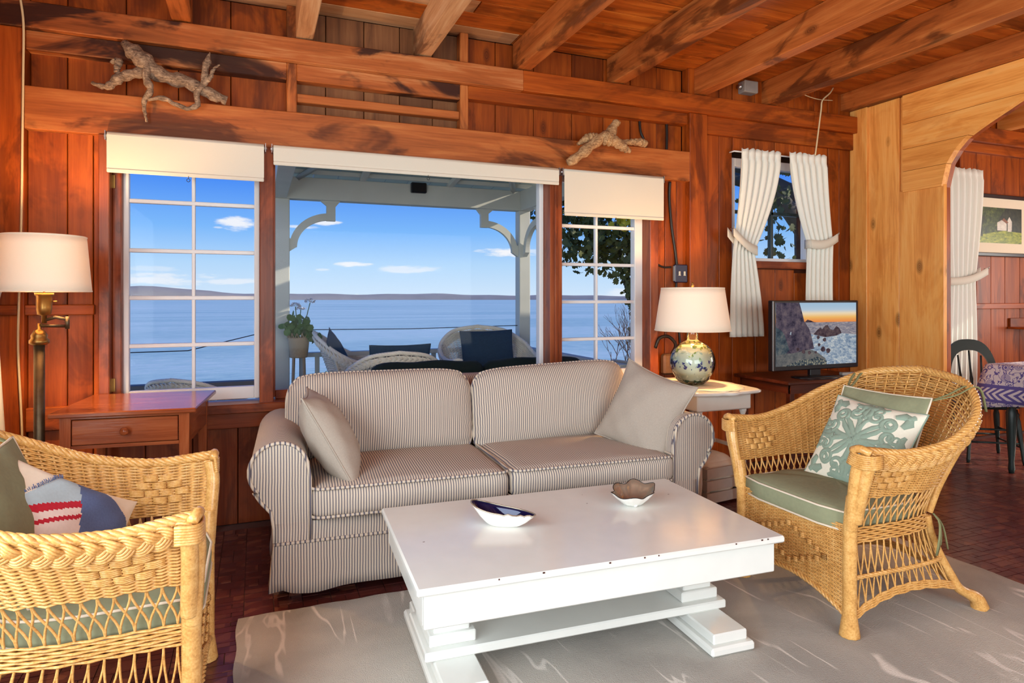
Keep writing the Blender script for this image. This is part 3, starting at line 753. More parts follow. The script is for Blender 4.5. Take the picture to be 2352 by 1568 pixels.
def bracket(cx, sgn, plane):
    """quarter-round bracket under the beam; cx = post face"""
    o, i_ = [], []
    R = .36
    for k in range(15):
        a = math.pi/2*k/14
        o.append((cx+sgn*(R-R*math.cos(a)), 1.74+(R-.04)*math.sin(a)))
        i_.append((cx+sgn*(R-(R-.065)*math.cos(a)), 1.74+(R-.105)*math.sin(a)))
    mb = MB().strip(o, i_, plane, -.022, .022)
    xe = cx+sgn*R
    mb.prism([(xe-sgn*.035, 1.99), (xe+sgn*.045, 1.99), (xe+sgn*.045, 2.12), (xe+sgn*.09, 2.175), (xe-sgn*.09, 2.175), (xe-sgn*.035, 2.13)], plane, -.024, .024)
    mb.prism([(cx, 1.70), (cx+sgn*.06, 1.74), (cx+sgn*.06, 1.78), (cx, 1.82)], plane, -.024, .024)
    mb.build('bracket', 'porch_white', pr)
bracket(.275, 1, lambda p, q, d: (p, PY+d, q))
bracket(2.515, -1, lambda p, q, d: (p, PY+d, q))
bracket(PY-.06, -1, lambda p, q, d: (2.575+d, p, q))
rl = empty('porch_railing', (0, PY, 0), label='white porch railing with square balusters above the water', cat='railing')
part_box('top_rail', (.275, 2.515, -.045, .045, .735, .775), 'porch_white', rl, .004)
part_box('bottom_rail', (.275, 2.515, -.03, .03, .10, .15), 'porch_white', rl, .004)
for k in range(16): part_box('baluster', (.36+k*.138, .40+k*.138, -.02, .02, .15, .735), 'porch_white', rl)
part_box('side_top_rail', (2.535, 2.615, -2.0, -.06, .735, .775), 'porch_white', rl, .004)
part_box('side_bottom_rail', (2.55, 2.60, -2.0, -.06, .10, .15), 'porch_white', rl, .004)
for k in range(13): part_box('baluster', (2.555, 2.595, -1.9+k*.14, -1.86+k*.14, .15, .735), 'porch_white', rl)
r2 = empty('deck_railing', (0, 5.6, 0), label='weathered grey deck rail seen through the left casement window', cat='railing')
part_box('top_rail', (-1.2, .1, -.05, .05, .575, .615), 'porch_floor', r2, .004)
for k in range(6): part_box('post', (-1.15+k*.24, -1.09+k*.24, -.03, .03, 0, .575), 'porch_floor', r2)
mb = MB().tube([(.275, PY, .985), (1.4, PY, .975), (2.515, PY, .99)], .004, 5)
tag(mb.build('rail_wire', 'black_cable'), 'thin dark wire strung between the porch posts', 'wire')
mb = MB().tube([(-1.2, 5.6, .86), (-.5, 5.6, .865), (.13, PY-.02, .985)], .004, 5)
tag(mb.build('rail_wire', 'black_cable'), 'thin dark wire crossing the left casement view', 'wire')
sp = empty('porch_speaker', (1.45, PY-.07, 2.34), label='small black box fixed to the porch beam', cat='speaker')
MB().bevbox(-.075, .075, -.05, 0, -.055, .045, .008).build('housing', 'black_plastic', sp)
MB().bevbox(-.065, .065, -.055, -.05, -.045, .035, .002).build('grille', 'dark_void', sp)
# ================================================================== FURNITURE
def pillow_h(x, y, a, b, th, n=2.2):
    return th*max(0., (1-abs(x/a)**n))**.5*max(0., (1-abs(y/b)**n))**.5
def pillow_xy(s, t_, a, b, pinch=.10):
    """s,t in -1..1 -> plan position, edges bowed in between the corners"""
    return a*s*(1-pinch*(1-t_*t_)*abs(s)**3), b*t_*(1-pinch*(1-s*s)*abs(t_)**3)
def pillow_mesh(a, b, th, n=28, wr=.004, seed=0, mf=None, pinch=.10):
    rnd = random.Random(seed); ph = [rnd.uniform(0, 6) for _ in range(6)]
    mb = MB()
    for sg in (1, -1):
        G = []
        for i in range(n+1):
            row = []
            for j in range(n+1):
                s_, t_ = -1+2*i/n, -1+2*j/n
                # concentrate samples near the edge
                s2, t2 = math.sin(s_*math.pi/2), math.sin(t_*math.pi/2)
                x, y_ = pillow_xy(s2, t2, a, b, pinch)
                h = th*((1-s2**2)**.55)*((1-t2**2)**.55)
                ed = min(1-abs(s2), 1-abs(t2))
                h += wr*math.sin(9*s2+ph[0]+3*t2)*math.sin(7*t2+ph[1])*min(1, ed*5)
                row.append((x, y_, sg*h))
            G.append(row)
        mb.grid(G, mf=(lambda i, j: mf((-1+2*(i+.5)/n), (-1+2*(j+.5)/n))) if (mf and sg == 1) else None)
    return mb
def pillow_edge(a, b, n=16, pinch=.10):
    pts = []
    for e in range(4):
        for k in range(n):
            q = -1+2*k/n
            s_, t_ = [(q, -1), (1, q), (-q, 1), (-1, -q)][e]
            x, y_ = pillow_xy(s_, t_, a, b, pinch); pts.append((x, y_, 0))
    return pts
def place(o, loc, normal, up_hint, spin=0):
    """orient local +Z to normal, local +Y towards up_hint"""
    z = Vector(normal).normalized(); y_ = Vector(up_hint); y_ = (y_-z*y_.dot(z)).normalized(); x = y_.cross(z)
    m = Matrix((x, y_, z)).transposed() @ Matrix.Rotation(spin, 3, 'Z')
    o.location = loc; o.rotation_euler = m.to_euler(); return o

# ---- rug -------------------------------------------------------------
mb = MB(); nx, ny = 60, 50
G = []
for i in range(nx+1):
    row = []
    for j in range(ny+1):
        x = -.072+3.23*i/nx; yy = .35+2.42*j/ny
        z = .016+.0015*math.sin(x*31)*math.sin(yy*27)
        if i in (0, nx) or j in (0, ny):
            z = .011
        row.append((x+(.004*math.sin(yy*23) if i in (0, nx) else 0), yy+(.004*math.sin(x*29) if j in (0, ny) else 0), z))
    G.append(row)
mb.grid(G)
mb.grid([[(p[0], p[1], .0015) for p in r] for r in (G[0], G[-1])])
def rim(pts): mb.grid([[p for p in pts], [(p[0], p[1], .0015) for p in pts]])
rim(G[0]); rim(G[-1]); rim([r[0] for r in G]); rim([r[-1] for r in G])
tag(mb.build('area_rug', 'rug_pile', origin=(1.5, 1.5, 0)), 'thick taupe area rug with pale diagonal veins under the coffee table', 'rug')

# ---- sofa --------------------------------------------------------------
sofa = empty('sofa', (.066, 2.86, 0), (0, 0, math.radians(-2.6)), 'slipcovered two-cushion sofa in blue and cream ticking stripe', 'sofa')
L, D = 2.07, .95
SUB = []
def rbox(x0, x1, y0, y1, z0, z1, r=.04, puff=(0, 0, 0), n=12, seed=0, wr=0.0):
    """soft rounded box: cube-sphere grid with superellipse rounding and puffed faces"""
    rnd = random.Random(seed); ph = [rnd.uniform(0, 6) for _ in range(6)]
    c = Vector(((x0+x1)/2, (y0+y1)/2, (z0+z1)/2)); h = Vector(((x1-x0)/2, (y1-y0)/2, (z1-z0)/2))
    mb = MB()
    def warp(q):
        k = [h[i]-r for i in range(3)]
        p = Vector([q[i]*h[i] for i in range(3)])
        inner = Vector([max(-k[i], min(k[i], p[i])) for i in range(3)])
        d = p-inner
        if d.length > 1e-9: p = inner+d.normalized()*min(r, max(abs(d[0]), abs(d[1]), abs(d[2])))
        for i in range(3):
            j, l = (i+1) % 3, (i+2) % 3
            p[i] += puff[i]*q[i]*(1-q[j]**2)*(1-q[l]**2)
        if wr:
            p += Vector((0, wr*math.sin(p[0]*23+ph[0])*math.sin(p[2]*17+ph[1]), wr*math.sin(p[0]*19+ph[2])*math.sin(p[1]*21+ph[3])))
        return c+p
    def sp(i):
        t_ = -1+2*i/n; return math.copysign(abs(t_)**.75, t_) if n > 6 else t_
    for ax in range(3):
        for sg in (-1, 1):
            G = []
            for i in range(n+1):
                row = []
                for j in range(n+1):
                    q = [0, 0, 0]; q[ax] = sg; q[(ax+1) % 3] = sp(i); q[(ax+2) % 3] = sp(j)
                    row.append(warp(q))
                G.append(row)
            mb.grid(G)
    return mb
# base, skirt, back frame
MB().box(.02, L-.02, .03, D-.02, .10, .34).build('base', 'ticking_x', sofa)
def skirt_path():
    P = []
    def seg(a, b, n):
        for k in range(n): P.append((a[0]+(b[0]-a[0])*k/n, a[1]+(b[1]-a[1])*k/n))
    seg((0, 0), (L, 0), 60); seg((L, 0), (L, D), 26); seg((L, D), (0, D), 30); seg((0, D), (0, 0), 26); return P
P = skirt_path(); G = []
for z, fl in ((.335, 0), (.25, 0), (.18, .010), (.10, .018), (.055, .024)):
    row = []
    for k, (x, yy) in enumerate(P):
        wv = math.sin(k*.55)*.35+math.sin(k*.21+1)*.5
        nxn = -1 if x < .01 else (1 if x > L-.01 else 0); nyn = -1 if yy < .01 else (1 if yy > D-.01 else 0)
        f = fl*(1+.6*wv)
        # inverted pleat at the front corners
        dc = min(math.hypot(x-.03, yy), math.hypot(x-L+.03, yy)); pl = math.exp(-(dc/.03)**2)
        row.append((x+nxn*f-nxn*pl*fl*1.2, yy+nyn*f+pl*fl*1.5, z-(.012*math.exp(-((x-.17)/.08)**2) if (yy < .01 and z < .08) else 0)))
    G.append(row)
mod_solid(MB().grid(G, cv=True).build('skirt', 'ticking_x', sofa), .004)
MB().box(.06, L-.06, .06, D-.06, .03, .10).build('under_frame', 'dark_void', sofa)
for x in (.06, L-.1):
    for yy in (.06, D-.1): MB().box(x, x+.05, yy, yy+.05, 0, .05).build('foot', 'dark_wood_z', sofa, fix=False)
mb = MB().tube([(x, -.004, .25) for x in [k*L/30 for k in range(31)]], .007, 6)
mb.build('seam_piping', 'ticking_pipe', sofa)
rbox(.06, L-.06, .74, D, .30, .82, .06, (0, .01, .01)).build('back_frame', 'ticking_x', sofa)
# rolled arms: profile in x,z swept along y
def arm(x_in, sg):
    """sg=-1 left arm (outer towards -x)"""
    prof = []
    xo = x_in+sg*.145
    cx, cz, r = x_in+sg*.125, .555, .118
    prof.append((x_in, .26)); prof.append((x_in, .44))
    prof.append((x_in+sg*.001, .52))
    for k in range(0, 17):
        a = math.radians(15+k*13.2)
        prof.append((cx-sg*r*math.cos(a), cz+r*math.sin(a)))
    prof += [(cx+sg*.098, .475), (cx+sg*.070, .43), (xo+sg*.012, .385), (xo, .32), (xo, .26)]
    mb = MB()
    yl = [0.0, .012, .03]+[.03+(D-.09)*k/8 for k in range(1, 9)]
    G = []
    for yy in yl:
        ins = .010 if yy == 0 else (.003 if yy < .02 else 0)
        ccx = sum(p[0] for p in prof)/len(prof); ccz = sum(p[1] for p in prof)/len(prof)
        G.append([(p[0]+(ccx-p[0])*ins/.12, yy, p[1]+(ccz-p[1])*ins/.15) for p in prof])
    mb.grid(G)
    o = mb.build('arm', 'ticking_y', sofa)
    f = MB(); n = len(prof)
    f.add([(p[0], -.001, p[1]) for p in prof]+[(p[0], .02, p[1]) for p in prof], [tuple(range(n)), tuple(range(2*n-1, n-1, -1))]+[(i, (i+1) % n, n+(i+1) % n, n+i) for i in range(n)])
    fo = f.build('arm_front', 'ticking_x', o)
    MB().tube([(p[0], -.003, p[1]) for p in prof], .0075, 6).build('arm_piping', 'ticking_pipe', o)
    MB().grid([[(p[0], D-.06, p[1]) for p in prof], [(ccx, D-.055, ccz)]*n]).build('arm_back', 'ticking_x', o)
arm(.145, -1); arm(L-.145, 1)
SW = (L-.29)/2
for k in (0, 1):
    x0 = .147+k*SW
    s0 = rbox(x0, x0+SW-.006, -.035, .66, .338, .478, .045, (.0, .015, .02), 16, k, .002)
    o = s0.build('seat_cushion', 'ticking_x', sofa)
    for z in (.470, .350):
        ex = []
        r = .05
        for (cx, cy, a0) in ((x0+r, -.03+r, 180), (x0+SW-.006-r, -.03+r, 270), (x0+SW-.006-r, .655-r, 0), (x0+r, .655-r, 90)):
            for q in range(5):
                a = math.radians(a0+q*22.5); ex.append((cx+(r+.002)*math.cos(a), cy+(r+.002)*math.sin(a), z+.008*(1-((cx-x0-SW/2)/(SW/2))**2)))
        MB().tube(ex, .0065, 6, closed=True).build('piping', 'ticking_pipe', o)
def back_cushion(cx, wd, ht, seed, lift=0., lean=.19, yaw=0):
    n = 24; rnd = random.Random(seed); ph = [rnd.uniform(0, 6) for _ in range(8)]
    mb = MB(); edge = []
    def sq(s_, t_):  # squircle outline with rounded top corners
        p = 3.6 if t_ > 0 else 7.0
        return s_*(1-.06*max(0, abs(t_)-.4)), t_
    rows = {1: [], -1: []}
    for sg in (1, -1):
        G = []
        for i in range(n+1):
            row = []
            for j in range(n+1):
                s_, t_ = math.sin((-1+2*i/n)*math.pi/2), math.sin((-1+2*j/n)*math.pi/2)
                # map the square to a rounded outline
                k = .26 if t_ > 0 else .10
                x = s_*math.sqrt(max(0, 1-k*t_*t_*abs(t_)**2*.9)); z = t_*math.sqrt(max(0, 1-k*s_*s_*abs(s_)**4*.7))
                h = .115*((1-s_**2)**.42)*((1-t_**2)**.40)
                h += .006*math.sin(5*x+ph[0])*math.sin(6*z+ph[1])*(1-s_**2)**.3*(1-t_**2)**.3
                h += .006*math.exp(-((abs(s_)-.93)/.06)**2)*math.sin(26*z+ph[2])
                zz = z*ht/2+ht/2
                row.append((x*wd/2, -sg*h, zz+lift*x))
            G.append(row)
        mb.grid(G)
        rows[sg] = G
    o = mb.build('back_cushion', 'ticking_x', sofa, (cx, .56, .468), (-lean, 0, yaw))
    G = rows[1]
    e = [G[i][0] for i in range(n)]+[G[n][j] for j in range(n)]+[G[i][n] for i in range(n, 0, -1)]+[G[0][j] for j in range(n, 0, -1)]
    MB().tube([(p[0], 0, p[2]) for p in e], .007, 6, closed=True).build('piping', 'ticking_pipe', o)
back_cushion(.53, .97, .425, 3, 0., .20)
back_cushion(1.50, .97, .43, 8, .02, .20)

# ---- throw pillows on the sofa --------------------------------------------
def throw_pillow(a, b, th, mat, label, loc, nrm, up, spin, seed, pipe=None):
    e_ = empty('throw_pillow', (0, 0, 0), label=label, cat='pillow')
    pillow_mesh(a, b, th, 28, .005, seed).build('cover', mat, e_)
    MB().tube(pillow_edge(a, b), .0045, 6, closed=True).build('piping', pipe or mat, e_)
    return place(e_, loc, nrm, up, spin)
throw_pillow(.20, .235, .10, 'grey_linen', 'grey linen throw pillow leaning on the left arm of the striped sofa', (.315, 3.075, .640), (.86, -.10, .48), (-.48, 0, .87), math.radians(-4), 1)
throw_pillow(.225, .235, .095, 'grey_linen', 'pale grey linen throw pillow in the right corner of the striped sofa', (1.975, 3.02, .655), (-.86, -.48, .36), (.3, .1, 1), math.radians(-14), 2)

# ---- coffee table -------------------------------------------------------------
ct = empty('coffee_table', (1.10, 2.175, 0.018), (0, 0, math.radians(-2.6)), 'long white painted trestle coffee table on the rug', 'table')
H0 = -.018
def cb(nm, x0, x1, y0, y1, z0, z1, par=None, c=.004): return part_box(nm, (x0, x1, y0, y1, z0+H0, z1+H0), 'white_paint', par or ct, c)
cb('table_top', -.655, .655, -.385, .385, .414, .438, c=.006)
cb('apron', -.63, .63, -.36, -.335, .305, .414); cb('apron', -.63, .63, .335, .36, .305, .414)
cb('apron', -.63, -.605, -.335, .335, .305, .414); cb('apron', .605, .63, -.335, .335, .305, .414)
cb('shelf', -.585, .585, -.15, .15, .088, .120, c=.005)
for x in (-.485, .485):
    col = cb('column', x-.062, x+.062, -.105, .105, .12, .414)
    q = part_box('column_trim', (-.080, .080, -.122, .122, -.147, -.108), 'white_paint', col, .004)
    cb('trestle_foot', x-.072, x+.072, -.305, .305, .05, .088, c=.005)
    cb('foot_plate', x-.092, x+.092, -.325, .325, .018, .05, c=.008)
random.seed(5)
for k in range(12):   # chips in the paint
    x, yy = random.uniform(-.6, .6), random.uniform(-.35, .35)
    if k > 3: yy = -.385; 
    s_ = random.uniform(.0012, .0032)
    if k <= 3: part_box('paint_chip', (x-s_, x+s_*1.3, yy-s_*.5, yy+s_*.5, .4378+H0, .4384+H0), 'dark_wood_x', ct)
    else: part_box('paint_chip', (x-s_, x+s_*1.6, -.3853, -.3840, .433+H0, .4375+H0), 'dark_wood_x', ct)

# ---- dishes --------------------------------------------------------------------
def ring_mesh(levels, inner, n=48):
    """levels: list of functions ang->(x,y,z), outside bottom->rim ; inner: rim->bottom"""
    o = MB().grid([[f(2*math.pi*k/n) for k in range(n)] for f in levels], cv=True)
    i = MB().grid([[f(2*math.pi*k/n) for k in range(n)] for f in inner], cv=True)
    return o, i
ds = empty('mussel_dish', (.845, 2.225, .4385), (0, 0, math.radians(-38)), 'mussel shell shaped dish, dark blue inside, white below, on the coffee table', 'dish')
def mus(s_, z, w=1., tip=0.):
    def f(a):
        c, sn = math.cos(a), math.sin(a)
        x = s_*.125*c; wd = s_*.047*(1-.28*c)*w
        zz = z+(z/.06)*(.022*max(0, -c)**2-.006*c)+(.0035*math.sin(x*260)*(1 if (sn < -.2 and x > .0) else 0))*(z/.06)
        return (x, wd*sn, zz)
    return f
o, i = ring_mesh([mus(.02, 0), mus(.42, .0), mus(.55, .008), mus(.74, .024), mus(.9, .042), mus(1, .055)], [mus(1, .055), mus(.975, .055), mus(.9, .046), mus(.72, .028), mus(.5, .014), mus(.02, .010)])
o.build('shell_outside', 'white_ceramic', ds); i.build('glaze_inside', 'blue_glaze', ds)
MB().tube([mus(.99, .0555)(2*math.pi*k/48) for k in range(48)], .0028, 6, closed=True).build('rim', 'silver_glaze', ds)
dw = empty('shell_dish', (1.425, 2.255, .4385), (0, 0, math.radians(10)), 'scalloped white shell dish with silver lining on the coffee table', 'dish')
def shl(s_, z):
    def f(a):
        r = .090*s_*(1+.085*s_*math.cos(6*a+.6)+.06*s_*math.cos(2*a)+.03*s_*math.cos(11*a))
        zz = z*(1+.10*math.cos(6*a+.6)*s_+.24*s_*math.sin(a+.5))
        return (r*math.cos(a)*1.05, r*math.sin(a)*.82, zz)
    return f
o, i = ring_mesh([shl(.02, 0), shl(.36, 0), shl(.5, .010), shl(.72, .028), shl(.9, .046), shl(1, .060)], [shl(1, .060), shl(.97, .060), shl(.86, .046), shl(.66, .028), shl(.42, .014), shl(.02, .011)])
o.build('shell_outside', 'white_ceramic', dw); i.build('lining', 'silver_glaze', dw)
MB().tube([shl(.99, .0605)(2*math.pi*k/60) for k in range(60)], .0016, 5, closed=True).build('rim', 'black_plastic', dw)
for a in (.6, 2.4, 4.3): MB().lathe([(.0, 0), (.008, .002), (.010, .008), (.006, .014), (0, .016)], 10, (.035*math.cos(a), .028*math.sin(a), 0)).build('foot', 'white_ceramic', dw)

# ---- drawer table under the left window ---------------------------------------------
dt = empty('drawer_table', (-.52, 3.565, 0), (0, 0, math.radians(-5)), 'reddish wooden side table with one drawer under the left window', 'table')
tw, td, th_ = .29, .295, .78
part_box('table_top', (-tw, tw, -td, td, th_-.022, th_), 'desk_wood_x', dt, .005)
for sx_ in (-1, 1):
    for sy in (-1, 1):
        x, yy = sx_*(tw-.055), sy*(td-.055)
        m_ = MB(); c0, c1 = .022, .014
        vs = [(x+a*c0, yy+b*c0, th_-.022) for a, b in ((-1, -1), (1, -1), (1, 1), (-1, 1))]+[(x+a*c1, yy+b*c1, 0) for a, b in ((-1, -1), (1, -1), (1, 1), (-1, 1))]
        m_.add(vs, [(0, 1, 2, 3), (7, 6, 5, 4), (0, 4, 5, 1), (1, 5, 6, 2), (2, 6, 7, 3), (3, 7, 4, 0)])
        m_.build('leg', 'desk_wood_z', dt)
a_ = tw-.077
part_box('side_apron', (-tw+.036, -tw+.052, -a_+.0, a_, th_-.165, th_-.022), 'desk_wood_y', dt)
part_box('side_apron', (tw-.052, tw-.036, -a_, a_, th_-.165, th_-.022), 'desk_wood_y', dt)
part_box('back_apron', (-a_, a_, td-.052, td-.036, th_-.165, th_-.022), 'desk_wood_x', dt)
part_box('front_rail', (-a_, a_, -td+.036, -td+.056, th_-.165, th_-.150), 'desk_wood_x', dt)
part_box('front_rail', (-a_, a_, -td+.036, -td+.056, th_-.034, th_-.022), 'desk_wood_x', dt)
dr = part_box('drawer', (-a_+.004, a_-.004, -td+.030, -td+.05, th_-.147, th_-.037), 'desk_wood_x', dt, .003)
kn = MB().lathe([(.008, 0), (.008, .010), (.016, .016), (.019, .024), (.015, .032), (0, .035)], 18)
k_ = kn.build('knob', 'desk_wood_x', dr, (0, -.010, .0), (math.radians(90), 0, 0))

# ---- floor lamp ---------------------------------------------------------------------
fl = empty('floor_lamp', (-.895, 3.42, 0), label='brass swing-arm floor lamp with a cream drum shade, lit', cat='lamp')
MB().lathe([(.14, 0), (.14, .012), (.12, .022), (.05, .032), (.03, .05), (.021, .07)], 32).build('base', 'old_brass', fl)
MB().lathe([(.021, .06), (.021, .62), (.022, .625), (.022, .64), (.021, .645), (.021, 1.075)], 16).build('pole', 'old_brass', fl)
MB().lathe([(.026, 1.07), (.038, 1.078), (.038, 1.092), (.030, 1.1), (.032, 1.112), (.020, 1.135), (.008, 1.14), (.007, 1.165)], 24).build('collar', 'brass', fl)
MB().tube([(0, 0, 1.155), (.105, .0, 1.152), (.105, 0, 1.182), (.06, 0, 1.192), (.018, 0, 1.178)], .007, 8).tube([(.105, 0, 1.14), (.105, 0, 1.195)], .009, 8).build('swing_arm', 'old_brass', fl)
so = MB().lathe([(.010, 1.165), (.010, 1.20), (.026, 1.205), (.030, 1.235), (.030, 1.285), (.036, 1.29), (.036, 1.30)], 20, (.018, 0, 0)).build('socket', 'brass', fl)
MB().tube([(.045, 0, 1.262), (.066, 0, 1.262)], .004, 8).build('switch_knob', 'brass', so)
def shade(r0, r1, z0, z1, c, par, mat='shade_cloth'):
    m_ = MB(); n = 48
    G = [[(c[0]+(r0+(r1-r0)*k/6)*math.cos(2*math.pi*q/n), c[1]+(r0+(r1-r0)*k/6)*math.sin(2*math.pi*q/n), z0+(z1-z0)*k/6) for q in range(n)] for k in range(7)]
    o = mod_solid(m_.grid(G, cv=True).build('shade', mat, par), .003)
    for r, z in ((r0, z0), (r1, z1)):
        MB().tube([(c[0]+r*math.cos(2*math.pi*q/n), c[1]+r*math.sin(2*math.pi*q/n), z) for q in range(n)], .004, 6, closed=True).build('trim', 'shade_cloth', o)
    return o
def bulb(par, c, energy, r=.03, col=(1, .56, .22)):
    MB().lathe([(.012, -.05), (.014, -.03), (.026, -.005), (.03, .015), (.024, .035), (.0, .046)], 16, c).build('bulb', 'lamp_glass', par)
    d = bpy.data.lights.new('bulb_light', 'POINT'); d.energy = energy; d.color = col; d.shadow_soft_size = r
    o = bpy.data.objects.new('bulb_light', d); COL.objects.link(o); o.parent = par; o.location = (c[0], c[1], c[2]+.01)
shade(.178, .158, 1.308, 1.55, (.018, 0), fl)
MB().tube([(.018, 0, 1.3), (.018, 0, 1.54)], .004, 6).tube([(.018-.158, 0, 1.54), (.018+.158, 0, 1.54)], .0025, 5).tube([(.018, -.158, 1.54), (.018, .158, 1.54)], .0025, 5).build('harp', 'brass', fl)
bulb(fl, (.018, 0.03, 1.455), 44, col=(1, .62, .30))

# ---- scalloped side table, doily and table lamp -----------------------------------------
st = empty('side_table', (2.62, 3.42, 0), label='white scalloped side table with turned legs beside the sofa', cat='table')
def scal(r, n=96):
    out = []
    for k in range(n):
        a = 2*math.pi*k/n
        c, s_ = math.cos(a), math.sin(a)
        q = (abs(c)**4+abs(s_)**4)**(-.25)
        rr = r*q*(1+.028*math.cos(8*a)+.014*math.cos(16*a))
        out.append((rr*c*.94, rr*s_*1.25))
    return out
mb = MB(); o_ = scal(.295); b_ = scal(.288)
mb.grid([[(x, yy, .700) for x, yy in b_], [(x, yy, .706) for x, yy in o_], [(x, yy, .716) for x, yy in o_], [(x*.985, yy*.985, .722) for x, yy in b_]], cv=True)
mb.add([(x*.985, yy*.985, .722) for x, yy in b_], [tuple(range(96))]).add([(x, yy, .700) for x, yy in b_], [tuple(range(95, -1, -1))])
mb.build('table_top', 'white_paint', st)
part_box('apron', (-.20, .20, -.285, .285, .60, .700), 'white_paint', st, .006)
for x in (-.165, .165):
    for yy in (-.25, .25):
        MB().lathe([(.012, 0), (.018, .02), (.014, .06), (.017, .10), (.022, .17), (.020, .28), (.015, .30), (.024, .33), (.024, .37), (.015, .40), (.020, .44), (.017, .52), (.013, .56), (.022, .585), (.022, .60)], 18, (x, yy, 0)).build('leg', 'white_paint', st)
part_box('stretcher', (-.165, .165, -.012, .012, .34, .362), 'white_paint', st, .003)
for x in (-.165, .165): part_box('stretcher', (x-.01, x+.01, -.25, .25, .34, .362), 'white_paint', st, .003)
mb = MB(); n = 120
def dl(k, f):
    a = 2*math.pi*k/n; r = f*(1+.03*math.cos(18*a)); return (r*.24*math.cos(a), r*.33*math.sin(a), .0022+.0012*math.sin(11*a)*f)
mb.grid([[dl(k, f) for k in range(n)] for f in (.02, .5, .8, 1.0)], cv=True)
tag(mod_solid(mb.build('doily', 'doily', None, (2.62, 3.40, .7225)), .0015), 'cream lace doily under the sea-glass table lamp', 'doily')
tl = empty('table_lamp', (2.585, 3.40, .727), label='clear globe table lamp filled with sea glass under a cream shade, lit', cat='lamp')
Rg = .142
gl_prof = [(.045, 0.0), (.07, .004), (.105, .035)]+[(Rg*math.cos(math.radians(a)), .142+Rg*math.sin(math.radians(a))) for a in range(-40, 76, 8)]+[(.036, .283), (.034, .33), (.036, .352)]
MB().lathe(gl_prof, 40).build('glass_globe', 'lamp_glass', tl)
random.seed(21)
for zz0, zz1, mats, cnt in ((.012, .045, ('seaglass_dark', 'seaglass_pale'), 26), (.045, .10, ('seaglass_white', 'seaglass_pale'), 50), (.10, .15, ('seaglass_blue',), 46), (.15, .22, ('seaglass_white', 'seaglass_pale', 'seaglass_green'), 52), (.22, .258, ('seaglass_white', 'seaglass_green'), 20)):
    ms = {m_: MB() for m_ in mats}
    for k in range(cnt):
        z = random.uniform(zz0, zz1); rm = math.sqrt(max(.0001, Rg**2-(z-.142)**2))-.012
        a = random.uniform(0, 2*math.pi); r = rm*(random.uniform(.86, .97))
        c = Vector((r*math.cos(a), r*math.sin(a), z)); s_ = random.uniform(.013, .022)
        R3 = Euler((random.uniform(0, 6), random.uniform(0, 6), random.uniform(0, 6))).to_matrix()
        pts = [c+R3 @ Vector((s_*p[0], s_*p[1]*.8, s_*p[2]*.45)) for p in ((1, 0, 0), (.3, .9, .2), (-.9, .3, 0), (-.5, -.8, 0), (.6, -.6, .1), (0, 0, 1), (0, 0, -1))]
        lim = Rg-.003
        pts = [Vector((0, 0, .142))+(p-Vector((0, 0, .142)))*min(1, lim/max(1e-6, (p-Vector((0, 0, .142))).length)) for p in pts]
        ms[random.choice(mats)].add(pts, [(i, (i+1) % 5, 5) for i in range(5)]+[((i+1) % 5, i, 6) for i in range(5)])
    for m_, b in ms.items():
        if b.v: tag(b.build('sea_glass', m_, tl), kind='stuff')
core = MB().lathe([(.02, .012), (.09, .04), (.118, .09), (.122, .142), (.11, .2), (.07, .25), (.0, .262)], 24); core.build('sea_glass_core', 'seaglass_pale', tl)
MB().lathe([(.037, .345), (.037, .372), (.016, .376), (.016, .43)], 20).build('cap', 'brass', tl)
shade(.235, .195, .345, .612, (0, 0), tl)
MB().tube([(0, 0, .43), (0, 0, .615)], .0035, 6).tube([(-.195, 0, .607), (.195, 0, .607)], .0025, 5).tube([(0, -.195, .607), (0, .195, .607)], .0025, 5).build('harp', 'brass', tl)
MB().lathe([(.004, .610), (.005, .62), (.011, .628), (.005, .636), (.009, .645), (0, .652)], 12).build('finial', 'brass', tl)
bulb(tl, (0, 0, .50), 34)

# ---- crate under the side table
cr = empty('slatted_crate', (2.70, 3.37, 0), (0, 0, math.radians(8)), 'whitewashed slatted wooden crate under the side table', 'crate')
for sy in (-1, 1):
    for k in range(3): part_box('slat', (-.17, .17, sy*.13-.006, sy*.13+.006, .02+k*.075, .08+k*.075), 'crate_white', cr)
for sx_ in (-1, 1):
    for k in range(3): part_box('slat', (sx_*.164-.006, sx_*.164+.006, -.124, .124, .02+k*.075, .08+k*.075), 'crate_white', cr)
    for sy in (-1, 1): part_box('corner_post', (sx_*.145-.013, sx_*.145+.013, sy*.108-.013, sy*.108+.013, 0, .235), 'crate_white', cr)
part_box('bottom', (-.158, .158, -.122, .122, .012, .02), 'crate_white', cr)
pz = rbox(-.13, .13, -.10, .10, .022, .27, .06, (.02, .02, .03), 12, 4, .008).build('folded_blanket', 'cream_cloth', None, (2.70, 3.37, 0))
tag(pz, 'folded cream blanket stuffed in the slatted crate', 'blanket')

